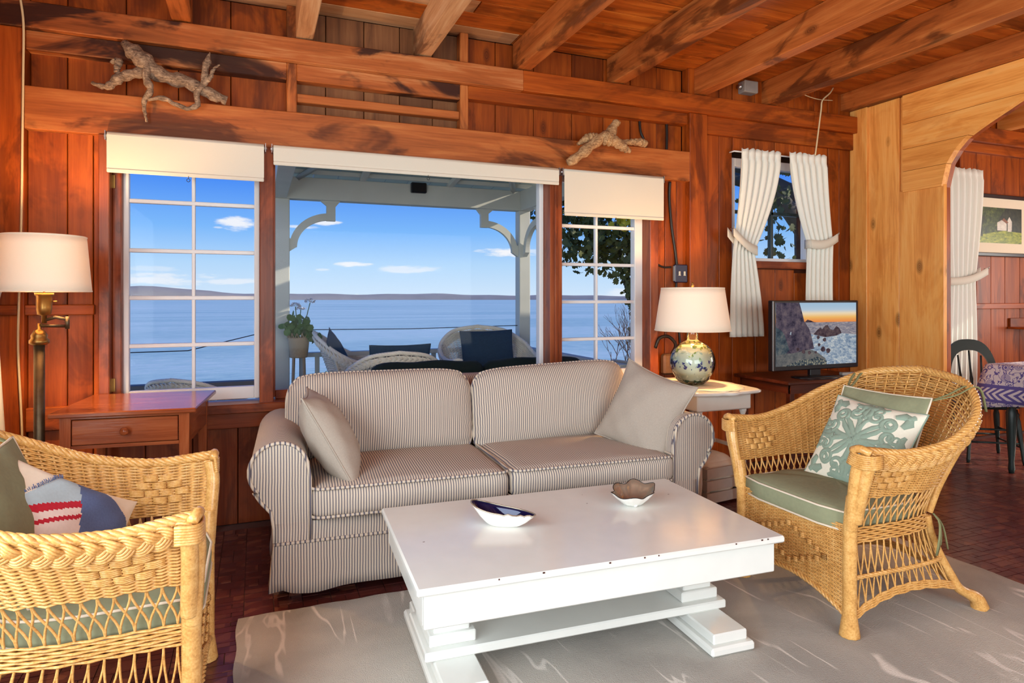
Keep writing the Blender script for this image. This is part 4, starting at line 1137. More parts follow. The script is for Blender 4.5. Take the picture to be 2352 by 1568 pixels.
# ---- television on its stand -------------------------------------------------------------
ts = empty('tv_stand', (3.72, 3.585, 0), label='low dark wooden table carrying the television in the corner', cat='table')
part_box('table_top', (-.42, .42, -.27, .27, .692, .715), 'dark_wood_x', ts, .005)
part_box('front_apron', (-.38, .38, -.245, -.225, .63, .692), 'dark_wood_x', ts); part_box('back_apron', (-.38, .38, .225, .245, .63, .692), 'dark_wood_x', ts)
for x in (-.385, .365): part_box('side_apron', (x, x+.02, -.225, .225, .63, .692), 'dark_wood_y', ts)
for x in (-.36, .36):
    for yy in (-.22, .22): part_box('leg', (x-.02, x+.02, yy-.02, yy+.02, 0, .692), 'dark_wood_z', ts, .003)
part_box('lower_shelf', (-.35, .35, -.21, .21, .20, .22), 'dark_wood_x', ts)
tv = empty('television', (3.70, 3.47, .715), (0, 0, math.radians(1)), 'black flat television showing a rocky beach at sunset', 'television')
MB().lathe([(.16, 0), (.16, .006), (.12, .014), (.0, .016)], 32).build('stand_base', 'black_plastic', tv)
o = tv.children[0]; o.scale = (1.25, .75, 1)
part_box('stand_neck', (-.05, .05, -.0, .03, .012, .08), 'black_plastic', tv, .004)
part_box('casing', (-.41, .41, -.012, .035, .055, .545), 'black_plastic', tv, .006)
part_box('frame_glint', (-.4085, -.4045, -.0135, -.012, .06, .54), 'steel', tv)
sc_w, sc_h, zb = .385, .44, .088
def scr(p, q, d): return (-sc_w+p*2*sc_w, -.0128-d*.00035, zb+q*sc_h)
mb = MB()
def poly(mi, pts, d): mb.cur = mi; mb.add([scr(p, q, d) for p, q in pts], [tuple(range(len(pts)))])
tvm = ['tv_sky', 'tv_sea', 'tv_surf', 'tv_sand', 'tv_rock', 'tv_rock_near', 'tv_islet', 'tv_pebbles']
poly(0, [(0, .66), (1, .66), (1, 1), (0, 1)], 0)
poly(1, [(0, .40), (1, .40), (1, .685), (0, .685)], 1)
poly(6, [(.34, .685), (.38, .73), (.42, .715), (.46, .69), (.5, .685)], 1.5)
poly(2, [(0, 0), (1, 0), (1, .47), (.8, .50), (.6, .46), (.4, .50), (0, .5)], 2)
poly(6, [(.45, .49), (.5, .56), (.54, .60), (.56, .57), (.60, .63), (.63, .64), (.66, .57), (.70, .55), (.74, .62), (.78, .58), (.81, .50), (.74, .46), (.6, .44)], 3)
poly(3, [(0, 0), (.62, 0), (.6, .10), (.48, .22), (.3, .30), (0, .3)], 3)
poly(4, [(0, .2), (0, 1), (.28, 1), (.31, .86), (.34, .70), (.40, .58), (.43, .45), (.45, .33), (.46, .26), (.36, .24), (.2, .2)], 4)
poly(5, [(0, .17), (0, .62), (.07, .56), (.10, .50), (.13, .38), (.16, .25), (.12, .20)], 5)
poly(7, [(.1, 0), (.6, 0), (.62, .05), (.5, .13), (.42, .10), (.3, .09), (.18, .04)], 5)
for cx, cy, r in ((.57, .25, .03), (.635, .22, .028), (.59, .40, .022), (.51, .44, .02), (.52, .32, .018), (.48, .2, .015), (.4, .2, .02), (.33, .22, .022), (.26, .26, .02)):
    poly(6, [(cx+r*math.cos(a)*(1+.2*math.sin(3*a+cx*50)), cy+r*1.5*math.sin(a)) for a in [2*math.pi*k/9 for k in range(9)]], 5.5)
poly(2, [(.163, .50), (.175, .545), (.182, .54), (.180, .49)], 6)
mb.build('screen', tvm, tv, fix=False)
rc = empty('remote_control', (4.03, 3.46, .715), (0, 0, math.radians(-10)), 'small pale gadget lying right of the television', 'remote')
part_box('body', (-.085, .03, -.02, .02, 0, .022), 'grey_box', rc, .004); part_box('cap', (.03, .085, -.02, .02, 0, .02), 'ivory', rc, .003)
# ================================================================== WICKER ARMCHAIRS
# local frame: front of the seat at x=0 facing +x, y across, rim rises to the back at -x
BOT = [(0, .285, .40), (-.16, .292, .40), (-.32, .29, .40), (-.46, .25, .40), (-.55, .14, .40), (-.58, 0, .40)]
RIM = [(.015, .355, .70), (-.19, .385, .682), (-.39, .405, .715), (-.58, .37, .80), (-.73, .23, .895), (-.785, 0, .930)]
def shell(u, v):
    """u -1..1 (0 at the back), v 0 seat .. 1 rim"""
    t_ = 1-abs(u); b = catmull(BOT, t_); r = catmull(RIM, t_)
    if t_ >= 1: b.y = 0; r.y = 0
    f = v**1.25
    p = Vector((b.x+(r.x-b.x)*f, b.y+(r.y-b.y)*f, b.z+(r.z-b.z)*v))
    if u < 0: p.y = -p.y
    return p
def shell_n(u, v):
    e = .01; du = shell(min(1, u+e), v)-shell(max(-1, u-e), v); dv = shell(u, min(1, v+e))-shell(u, max(0, v-e))
    n = du.cross(dv); n = n.normalized() if n.length > 1e-9 else Vector((0, 0, 1))
    c = shell(u, v); out = Vector((c.x+.28, c.y, 0))
    return n if n.dot(out) > 0 else -n
def weave(mb, surf, nrm, us, vs, amp=.0036, r=.0042, n=4):
    """over-under weavers: us = spoke params, vs = row params; each row in front / behind alternate spokes"""
    uu = []
    for a, b in zip(us, us[1:]): uu += [(a, 1), ((a+b)/2, 0)]
    uu.append((us[-1], 1))
    base = {}
    for j, v in enumerate(vs):
        pts = []
        for k, (u, on) in enumerate(uu):
            p = surf(u, v); q = nrm(u, v)
            sgn = (1 if ((k//2)+j) % 2 else -1) if on else 0
            pts.append(p+q*(sgn*amp))
        mb.tube(pts, r, n, caps=False)
def spokes(mb, surf, us, v0, v1, r=.0036, steps=8, n=5):
    for u in us: mb.tube([surf(u, v0+(v1-v0)*k/steps) for k in range(steps+1)], r, n, caps=False)
def lattice(mb, surf, us, v0, v1, sh=1, r=.0032, steps=6, lim=None):
    """canes crossing: each spoke leans one place left and one place right"""
    m = len(us)
    for i in range(m):
        for d in (-sh, sh):
            j = i+d
            if 0 <= j < m:
                pts = []
                for k in range(steps+1):
                    f = k/steps; g = .5-.5*math.cos(math.pi*f)
                    pts.append(surf(us[i]+(us[j]-us[i])*g, v0+(v1-v0)*f))
                mb.tube(pts, r, 5, caps=False)
def resample(pts, step):
    P = [Vector(p) for p in pts]; d = [0]
    for a, b in zip(P, P[1:]): d.append(d[-1]+(b-a).length)
    n = max(2, int(d[-1]/step)+1); out = []; i = 0
    for k in range(n):
        s_ = d[-1]*k/(n-1)
        while i < len(d)-2 and d[i+1] < s_: i += 1
        f = (s_-d[i])/max(1e-9, d[i+1]-d[i]); out.append(P[i].lerp(P[i+1], f))
    return out
def wrapped(mb, pts, r0, r1=None, n=10, step=.0026, dep=.0011, prof=None):
    P = resample(curve(pts, 40), step); m = len(P); R = []
    for k in range(m):
        f = k/(m-1); rr = prof(f) if prof else r0+((r1 if r1 is not None else r0)-r0)*f
        R.append(rr-(dep if k % 2 else 0))
    mb.tube(P, R, n)
def twist(mb, pts, R=.010, r=.0065, strands=4, pitch=.09, n=5):
    P = resample(pts, .010); m = len(P)
    for s_ in range(strands):
        out = []
        for k in range(m):
            T = (P[min(m-1, k+1)]-P[max(0, k-1)]).normalized()
            a = T.cross(Vector((0, 0, 1))); a = a.normalized() if a.length > 1e-6 else Vector((1, 0, 0)); b = T.cross(a)
            ph = 2*math.pi*(k*.010/pitch+s_/strands)
            out.append(P[k]+a*R*math.cos(ph)+b*R*math.sin(ph))
        mb.tube(out, r, n)
def braid(mb, pts, nrms, wd=.019, dep=.0075, lam=.125, canes=4, cr=.0046):
    """three-strand braid of flat cane bundles laid on the outside"""
    P = resample(pts, .006); m = len(P); M_ = len(nrms)-1
    for s_ in range(3):
        for c in range(canes):
            out = []
            for k in range(m):
                f = k/(m-1)*M_; i = min(int(f), M_-1); nv = nrms[i].lerp(nrms[i+1], f-i).normalized()
                T = (P[min(m-1, k+1)]-P[max(0, k-1)]).normalized(); b = T.cross(nv).normalized()
                ph = 2*math.pi*(k*.006/lam+s_/3)
                sl = wd*math.cos(ph)*2*math.pi/lam; nn = math.hypot(1, sl); o = (c-(canes-1)/2)*cr*1.75
                out.append(P[k]+b*(wd*math.sin(ph)+o/nn)-T*(o*sl/nn)+nv*(dep*math.sin(2*ph)+dep+.005-.0007*(c-(canes-1)/2)**2))
            mb.tube(out, cr, 6)

def make_armchair():
    root = empty('wicker_armchair')
    NS = 24; us = [-1+k/NS for k in range(2*NS+1)]
    def v0(u): return .115/max(.2, (shell(u, 1).z-.40))
    def wsurf(u, w): a = v0(u); return shell(u, a+(1-a)*w)
    def wn(u, w): a = v0(u); return shell_n(u, a+(1-a)*w)
    mb = MB()
    nr = 37
    weave(mb, wsurf, wn, us, [j/nr for j in range(nr+1)], .0062, .0040)
    spokes(mb, wsurf, us, 0, 1.0, .0042)
    # woven diamond on each arm: patches of doubled flat cane
    tag(mb.build('woven_shell', 'cane', root, fix=False), kind='stuff')
    for sg in (-1, 1):
        mb = MB()
        for j, (cnt, off) in enumerate(((2, 0), (3, -.5), (4, -1), (3, -.5))):
            for c in range(cnt):
                u0 = sg*(.80+(c+off)*.052); v_ = .80-j*.085
                for q in range(4):
                    for side_ in (1, -1):
                        pts = []
                        for k in range(5):
                            u = u0+sg*.024*(k/4-.5)*2
                            pts.append(shell(u, v_+q*.018)+shell_n(u, v_)*side_*(.0095-.0022*abs(k-2)))
                        mb.tube(pts, .0038, 4)
        tag(mb.build('diamond_weave', 'cane', root, fix=False), kind='stuff')
    mb = MB(); lattice(mb, lambda u, w: shell(u, v0(u)*w), us, 0.0, 1.0, 1, .0034); tag(mb.build('lattice', 'cane', root, fix=False), kind='stuff')
    # rim roll and outside braid
    rimp = [shell(-1+2*k/80, 1.0)+Vector((0, 0, .004)) for k in range(81)]
    mb = MB(); twist(mb, rimp, .0095, .0085, 5, .11); tag(mb.build('rim', 'cane', root, fix=False), kind='stuff')
    bp = [shell(-1+2*k/80, .915)+shell_n(-1+2*k/80, .915)*.006 for k in range(81)]
    bn = [shell_n(-1+2*k/80, .915) for k in range(81)]
    mb = MB(); braid(mb, bp, bn); tag(mb.build('braid', 'cane', root, fix=False), kind='stuff')
    # seat band
    def side(u, z):
        """skirt below the seat: u as shell; z 0 (floor line) .. 1 (seat level)"""
        b = shell(u, 0); t_ = 1-abs(u); BASE = [(0, .29), (-.2, .296), (-.42, .31), (-.645, .318), (-.69, .18), (-.69, 0)]
        q = catmull([(p[0], p[1], 0) for p in BASE], t_)
        if t_ >= 1: q.y = 0
        yv = -q.y if u < 0 else q.y
        f = max(0., 1-z)**1.5
        return Vector((b.x+(q.x-b.x)*f, b.y+(yv-b.y)*f, .38*z+.0))
    def side_n(u, z):
        c = side(u, z); v = Vector((c.x+.28, c.y, 0))
        if abs(u) > .45: v = Vector((0, math.copysign(1, u), 0))
        return v.normalized()
    us2 = [-1+k/20 for k in range(41)]
    mb = MB(); weave(mb, side, side_n, us, [.90+.023*j for j in range(7)], .0036, .0046); tag(mb.build('seat_band', 'cane', root, fix=False), kind='stuff')
    def foot_line(u):
        t_ = abs(abs(u)-.66)/.34 if abs(u) > .32 else abs(u)/.32
        return .155+.20*(1-min(1, t_)**2)
    def low(u, f): return side(u, foot_line(u)+(.90-foot_line(u))*f)
    mb = MB(); lattice(mb, low, us, 0, 1, 1, .0032, 8)
    tag(mb.build('skirt_lattice', 'cane', root, fix=False), kind='stuff')
    mb = MB(); weave(mb, lambda u, v: side(u, foot_line(u)-.03+v), side_n, us, [.012*j for j in range(7)], .0036, .0046); tag(mb.build('skirt_border', 'cane', root, fix=False), kind='stuff')
    mb = MB(); twist(mb, [side(-1+2*k/60, .56)+side_n(-1+2*k/60, .56)*.004 for k in range(61)], .0045, .0055, 3, .07); tag(mb.build('skirt_rope', 'cane', root, fix=False), kind='stuff')
    # front apron
    def fz(y_): return .075+.07*(1-(y_/.28)**2)
    def ap(u, v): y_ = .272*u; return Vector((.006, y_, fz(y_)+(.405-fz(y_))*v))
    nf = lambda u, v: Vector((1, 0, 0))
    au = [-1+k/10 for k in range(21)]
    mb = MB(); weave(mb, ap, nf, au, [j/40 for j in range(41)], .0036, .0044); spokes(mb, ap, au, 0, 1, .0036, 2)
    tag(mb.build('front_apron', 'cane', root, fix=False), kind='stuff')
    mb = MB()
    for k in range(-5, 6):      # stepped diamond of doubled cane
        for sg in (-1, 1):
            c = (k*.036, .25+sg*(.075-abs(k)*.014)) if abs(k) < 5 else (k*.036, .25)
            for q in range(3): mb.tube([(.0135, c[0]-.013, c[1]+q*.007), (.0165, c[0], c[1]+q*.007), (.0135, c[0]+.013, c[1]+q*.007)], .0042, 4)
    tag(mb.build('apron_diamond', 'cane', root, fix=False), kind='stuff')
    mb = MB(); twist(mb, [ap(-1+2*k/30, 0)+Vector((.004, 0, -.004)) for k in range(31)], .006, .006, 3, .06); tag(mb.build('apron_border', 'cane', root, fix=False), kind='stuff')
    # legs and arm posts
    for sg in (-1, 1):
        mb = MB()
        foot = lambda f: .036 if f < .05 else (.036-.012*min(1, (f-.05)/.12) if f < .17 else .024)
        wrapped(mb, [(.0, sg*.285, 0), (.0, sg*.285, .2), (.0, sg*.288, .40), (.004, sg*.305, .52)], .024, prof=lambda f: .038-.012*min(1, f/.16))
        leg = mb.build('front_leg', 'cane', root, fix=False)
        mb = MB(); wrapped(mb, [(.004, sg*.296, .40), (.012, sg*.312, .52), (.018, sg*.330, .62), (.008, sg*.342, .685)], .023, .022)
        wrapped(mb, [(-.004, sg*.308, .43), (.0, sg*.335, .53), (.002, sg*.362, .62), (-.006, sg*.372, .682)], .023, .022)
        mb.build('arm_post', 'cane', leg, fix=False)
        mb = MB()
        for q in range(7): mb.tube(curve([(.030-q*.001, sg*(.300+q*.002), .655+q*.007), (.034, sg*(.35), .645+q*.0075), (.02, sg*(.398), .648+q*.007), (-.03, sg*.40, .65+q*.007)], 10), .0052, 5)
        mb.tube(curve([(.02, sg*.315, .70), (.022, sg*.35, .712), (.01, sg*.385, .70)], 8), .015, 8)
        tag(mb.build('arm_wrap', 'cane', leg, fix=False), kind='stuff')
        mb = MB()
        wrapped(mb, [(-.678, sg*.322, 0), (-.66, sg*.316, .04)]+[tuple(side(sg*.4, z)) for z in (.22, .36, .5, .65, .82, 1.0)], .022, prof=lambda f: .034-.014*min(1, f/.2))
        rl_ = mb.build('rear_leg', 'cane', root, fix=False)
        mb = MB(); wrapped(mb, [tuple(shell(sg*.4, v)+shell_n(sg*.4, max(.05, v))*.012) for v in (0, .25, .5, .75, .88)], .014, .014, 8)
        mb.build('back_post', 'cane', rl_, fix=False)
    # seat deck under the cushion
    pts = [shell(-1+2*k/24, 0) for k in range(25)]
    mb = MB(); n = 25
    mb.add([(p.x*.985-.003, p.y*.97, .355) for p in pts]+[(p.x*.985-.003, p.y*.97, .366) for p in pts], [tuple(range(n)), tuple(range(2*n-1, n-1, -1))]+[(i, (i+1) % n, n+(i+1) % n, n+i) for i in range(n)])
    mb.build('seat_deck', 'cane', root)
    return root
chR = make_armchair()
chR.location = (2.06, 2.06, .018); chR.rotation_euler = (0, 0, math.pi)
tag(chR, 'honey wicker armchair with green cushions facing the coffee table from the right', 'armchair', 'wicker armchairs')
chL = copy_tree(chR); chL.location = (-.165, 2.235, .002); chL.rotation_euler = (0, 0, 0)
tag(chL, 'honey wicker armchair in the left foreground with a patchwork pillow', 'armchair', 'wicker armchairs')

# ---- seat cushions -------------------------------------------------------------
def chair_cushion(loc, rotz, label):
    e_ = empty('seat_cushion', loc, (0, 0, rotz), label, 'cushion', 'green chair cushions')
    pts = []
    for k in range(49):
        p = shell(-1+2*k/48, .0); pts.append(Vector((min(.03, p.x*.94-.0), p.y*.925, 0)))
    fr = [Vector((.022, y_, 0)) for y_ in (.16, .08, 0, -.08, -.16)]
    loop = pts+fr
    c = Vector((-.25, 0, 0))
    mb = MB(); G = []
    for f, z in ((.0, .002), (.5, .0), (.93, .0), (.985, .008), (1.0, .022), (1.005, .045), (1.0, .068), (.985, .082), (.93, .092), (.7, .102), (.4, .108), (.0, .110)):
        G.append([(c.x+(p.x-c.x)*f, c.y+(p.y-c.y)*f, z+.003*math.sin(p.y*40+p.x*31)*(1 if .3 < f < .96 and z > .08 else 0)) for p in loop])
    mb.grid(G, cv=True); mb.build('cover', 'green_canvas', e_)
    for z in (.012, .082): MB().tube([(c.x+(p.x-c.x)*1.0, c.y+(p.y-c.y)*1.0, z) for p in loop], .0042, 6, closed=True).build('piping', 'piping_cream', e_)
    return e_
chair_cushion((2.06, 2.06, .388), math.pi, 'green canvas seat cushion with cream piping on the right wicker armchair')
chair_cushion((-.165, 2.235, .372), 0, 'green canvas seat cushion with cream piping on the left wicker armchair')
def back_pad(loc, rotz, label):
    e_ = empty('back_cushion', loc, (0, 0, rotz), label, 'cushion', 'green back cushions')
    o = pillow_mesh(.215, .235, .035, 24, .004, 6, pinch=.04).build('cover', 'green_canvas', e_)
    p = MB().tube(pillow_edge(.215, .235, pinch=.04), .004, 6, closed=True).build('piping', 'piping_cream', e_)
    for q in (o, p): place(q, (-.455, 0, .640-.414), (1, 0, .42), (0, 0, 1))
    for sg in (-1, 1):
        mb = MB()
        for d in (0, .03):
            mb.tube(curve([(-.545, sg*.195, .84-.414), (-.63, sg*(.225+d), .87-.414+.0), (-.70, sg*(.25+d), .905-.414), (-.745, sg*(.255+d), .885-.414), (-.77, sg*(.258+d), .80-.414)], 14), .006, 6, flat=.5)
        mb.build('tie', 'tie_green', e_, fix=False)
    return e_
back_pad((2.06, 2.06, .418), math.pi, 'green canvas back pad tied to the right wicker armchair')
back_pad((-.165, 2.235, .402), 0, 'green canvas back pad on the left wicker armchair')
# tie ends hanging behind the right chair's seat corner
mb = MB()
random.seed(4)
for k in range(7):
    a = random.uniform(-.05, .05); mb.tube(curve([(2.535, 1.79, .41), (2.545+a*.3, 1.772+a*.2, .385), (2.55+a, 1.765+a*.5, .34), (2.56+a*1.2, 1.77+a*.3, .30-abs(a))], 8), .006, 5, flat=.4)
tag(mb.build('cushion_tie', 'tie_green', fix=False), 'knotted green cushion ties at the rear leg of the right armchair', 'tie')

# ---- green scroll pillow on the right chair ------------------------------------
gp = empty('scroll_pillow', label='cream pillow with raised sage green scrollwork on the right armchair', cat='pillow')
A_, TH_ = .205, .075
pillow_mesh(A_, A_, TH_, 30, .003, 9, pinch=.07).build('cover', 'pillow_cream', gp)
def ph(x, y_):
    s_, t_ = max(-.98, min(.98, x/A_)), max(-.98, min(.98, y_/A_))
    for _ in range(4):
        s_ = max(-.985, min(.985, x/A_/(1-.07*(1-t_*t_)*abs(s_)**3))); t_ = max(-.985, min(.985, y_/A_/(1-.07*(1-s_*s_)*abs(t_)**3)))
    return TH_*((1-s_**2)**.55)*((1-t_**2)**.55)
mb = MB()
def ribbon(pts, wds):
    P = [Vector((p[0], p[1])) for p in pts]; n = len(P)
    for sx_ in (1, -1):
        for sy in (1, -1):
            for sw in (0, 1):
                rows = []
                for k in range(n):
                    T = (P[min(n-1, k+1)]-P[max(0, k-1)]).normalized(); nn = Vector((-T.y, T.x)); row = []
                    for m_ in (-1, -.6, 0, .6, 1):
                        q = P[k]+nn*wds[k]*m_
                        x, y_ = (q.y, q.x) if sw else (q.x, q.y)
                        x *= sx_; y_ *= sy
                        lim = A_*.93; x = max(-lim, min(lim, x)); y_ = max(-lim, min(lim, y_))
                        row.append((x, y_, ph(x, y_)+(.0055 if abs(m_) < 1 else -.001)))
                    rows.append(row)
                mb.grid(rows)
def spiral(c, r0, a0, turns, sg, n=22):
    return [(c[0]+r0*(1-k/n*.86)*math.cos(a0+sg*turns*2*math.pi*k/n), c[1]+r0*(1-k/n*.86)*math.sin(a0+sg*turns*2*math.pi*k/n)) for k in range(n+1)]
tap = lambda n, a, b: [a+(b-a)*k/n for k in range(n+1)]
ribbon([(0, 0), (.02, .012), (.045, .03), (.07, .052), (.09, .078)], [.018, .016, .012, .012, .006])
ribbon([(0, 0), (.0, .03), (.004, .06), (.012, .09), (.03, .11)], [.02, .016, .014, .013, .008])
ribbon(spiral((.045, .125), .030, 3.4, 1.2, 1), tap(22, .011, .004))
ribbon(spiral((.105, .105), .032, 3.9, 1.2, -1), tap(22, .012, .004))
ribbon(spiral((.15, .05), .026, 2.8, 1.1, 1), tap(22, .010, .004))
ribbon([(.11, .15), (.135, .165), (.16, .16), (.178, .172)], [.012, .02, .016, .008])
ribbon([(.0, .165), (.025, .172), (.05, .165), (.075, .175)], [.018, .018, .014, .006])
ribbon([(.1, .0), (.13, .012), (.16, .006), (.185, .014)], [.012, .016, .012, .005])
mb.build('applique', 'applique_green', gp)
MB().tube(pillow_edge(A_, A_, pinch=.07), .004, 6, closed=True).build('seam', 'applique_green', gp)
place(gp, (2.445, 2.04, .635), (-.84, -.12, .52), (.5, .04, 1), math.radians(-3))

# ---- patchwork pillow on the left chair ------------------------------------------
pp = empty('patchwork_pillow', label='cream pillow with pale blue, denim and red patches on the left armchair', cat='pillow')
def patch(s_, t_):
    # seen corner-up: boat-like patchwork on a cream ground
    s2, t2 = math.sin(s_*math.pi/2), math.sin(t_*math.pi/2)
    up, rt = (s2+t2)/1.414, (s2-t2)/1.414
    if up > .72+.12*rt: return 0
    if rt > 1.02-.1*up: return 0
    if rt > .45+(up-.33)*.72: return 2
    d = up-(.42-.33*rt)
    if d > .06: return 1
    if d > -.05: return 3
    if d < -.16 and d > -.22: return 3
    return 4
mb = pillow_mesh(.225, .225, .085, 120, .005, 12, mf=patch)
mb.build('cover', ['cream_cloth', 'blue_light', 'blue_denim', 'red_cloth', 'pink_white'], pp)
mb = MB(); random.seed(8)
for k in range(70):   # frayed edge of the blue patch
    rt = -.68+1.25*k/69; up = .72+.12*rt; s_, t_ = (up+rt)/1.414, (up-rt)/1.414
    x, y_ = pillow_xy(s_, t_, .225, .225); h = .085*((1-s_**2)**.55)*((1-t_**2)**.55)
    a = random.uniform(-.008, .008); q_ = random.uniform(.006, .011); mb.tube([(x, y_, h+.001), (x+q_+a*.5, y_+q_-a*.5, h+.003)], .0011, 4)
tag(mb.build('fringe', 'blue_denim', pp, fix=False), kind='stuff')
place(pp, (-.575, 2.27, .55), (.66, -.58, .48), (-.45, .1, 1), math.radians(40))
# ================================================================== BLINDS AND CURTAINS
def blind(x0, x1, drop, label, bar=True):
    e_ = empty('roller_blind', ((x0+x1)/2, 3.862, 2.115), label=label, cat='blind')
    h = (x1-x0)/2
    MB().lathe([(.0, -h+.008), (.022, -h+.008), (.022, h-.008), (0, h-.008)], 20).build('roll', 'blind_cloth', e_, (0, 0, 0), (0, math.radians(90), 0))
    o = MB().grid([[(x, yy, z) for x in (-h+.008, h-.008)] for yy, z in ((-.0223, .003), (-.0225, -.06), (-.0215, -drop))], smooth=False).build('cloth', 'blind_cloth', e_)
    mod_solid(o, .001)
    part_box('hem_bar', (-h+.008, h-.008, -.027, -.017, -drop-.022, -drop), 'blind_cloth', e_, .004)
    MB().tube([(0, -.028, -drop-.018), (0, -.029, -drop-.032)], .0015, 5).tube([(.008*math.cos(a), -.029, -drop-.040+.008*math.sin(a)) for a in [2*math.pi*k/14 for k in range(14)]], .0016, 5, closed=True).build('pull_ring', 'black_cable', e_, fix=False)
    for sg in (-1, 1):
        MB().box(sg*h-.002, sg*h+.002, -.02, .034, -.024, .024).tube([(sg*h-.008, 0, 0), (sg*h+.008, 0, 0)], .010, 10).build('bracket', 'steel', e_, fix=False)
    return e_
blind(-.725, .045, .17, 'cream roller blind partly lowered over the left casement window')
blind(.078, 1.862, .072, 'wide cream roller blind rolled up over the picture window')
blind(1.886, 2.682, .27, 'cream roller blind lowered furthest, over the right casement window')

def curtain(label, hook, path_top, path_tie, path_bot, z_top, z_tie, z_bot, y0, pleats, tie_side, amp=.02):
    """path_*: (x_left, x_right) of the panel at top / tie / bottom"""
    e_ = empty('curtain', ((path_top[0]+path_top[1])/2, y0, z_bot), label=label, cat='curtain')
    ox, oy, oz = e_.location
    n = pleats*8; rows = []
    def lerp(a, b, f): return (a[0]+(b[0]-a[0])*f, a[1]+(b[1]-a[1])*f)
    m = 44
    for i in range(m+1):
        z = z_top+(z_bot-z_top)*i/m
        if z >= z_tie:
            f = max(0., (z_top-z)/(z_top-z_tie)); g = f**1.7; w_ = lerp(path_top, path_tie, g); A = amp*(1-.35*f)
        else:
            f = (z_tie-z)/(z_tie-z_bot); g = 1-max(0., 1-f)**1.6; w_ = lerp(path_tie, path_bot, g); A = amp*(.65+.2*f)
        hd = .5 if z > z_top-.03 else (.35 if z > z_top-.07 else 1)
        row = []
        for k in range(n+1):
            t_ = k/n; ph_ = t_*pleats*2*math.pi
            x = w_[0]+(w_[1]-w_[0])*t_+.006*math.sin(ph_*1.0+1.2)
            zt = z+(.006*math.sin(ph_*1.3) if i == 0 else 0)
            row.append((x-ox, A*hd*math.sin(ph_+.4*math.sin(z*5))-oy+y0-.0, zt-oz))
        rows.append(row)
    mod_solid(MB().grid(rows).build('panel', 'curtain_cloth', e_), .0015)
    # tieback: flat band from the hook round the gathered cloth
    hx, hz = hook; G = []
    xi = path_tie[1] if tie_side < 0 else path_tie[0]
    dz = z_tie-hz
    for k in range(21):
        f = k/20; x = hx+(xi-hx)*min(1, f*1.04); zc = hz+dz*f-.03*math.sin(math.pi*f)
        G.append([(x-ox, -.036-.012*math.sin(math.pi*f), zc+d-oz) for d in (-.034, 0, .034)])
    G2 = [[(p[0], .03, p[2]) for p in r] for r in G]
    mod_solid(MB().grid(G).grid([G[-1], [(p[0]+(.006 if tie_side < 0 else -.006), 0, p[2]) for p in G[-1]], G2[-1]]).grid(G2[::-1]).build('tieback', 'blind_cloth', e_), .003)
    MB().tube([(hx-ox, .0, hz-oz+.02), (hx-ox, -.04, hz-oz+.02), (hx-ox, -.045, hz-oz+.04)], .003, 6).build('hook', 'steel', e_, fix=False)
    return e_
curtain('white curtain tied back to the left of the small corner window', (3.275, 1.77), (3.375, 3.755), (3.30, 3.50), (3.265, 3.585), 2.40, 1.63, .985, 3.86, 6, -1)
curtain('white curtain tied back to the right of the small corner window', (4.315, 1.76), (3.84, 4.225), (4.03, 4.30), (4.005, 4.285), 2.41, 1.70, .985, 3.86, 6, 1)
rod = empty('curtain_rod', (3.8, 3.905, 2.385), label='thin white rod over the small corner window', cat='rod')
MB().tube([(-.45, .05, 0), (-.45, 0, 0), (.45, 0, 0), (.45, .05, 0)], .006, 8).build('bar', 'window_white', rod, fix=False)
curtain('long white curtain tied back in the dining room beyond the arch', (6.12, 1.52), (5.52, 6.10), (5.62, 6.0), (5.52, 6.02), 2.43, 1.42, .30, 3.85, 7, 1)
# curtain on the left wall, just entering the frame
e_ = empty('curtain', (-1.17, 3.58, .55), label='white curtain at the far left edge beside the floor lamp', cat='curtain')
rows = []
for i in range(31):
    z = 1.6*i/30; g_ = math.exp(-((z-.86)/.10)**2)
    rows.append([(.012+.05*g_+.035*max(0., (.62-z)/.62)+.018*math.sin(k*.9), -.22+.016*k*1.0, z) for k in range(25)])
mod_solid(MB().grid(rows).build('panel', 'curtain_cloth', e_), .0015)
MB().grid([[(.085+.004*math.sin(k), -.22+.016*k, z) for k in range(25)] for z in (.80, .86, .92)]).build('tieback', 'blind_cloth', e_)

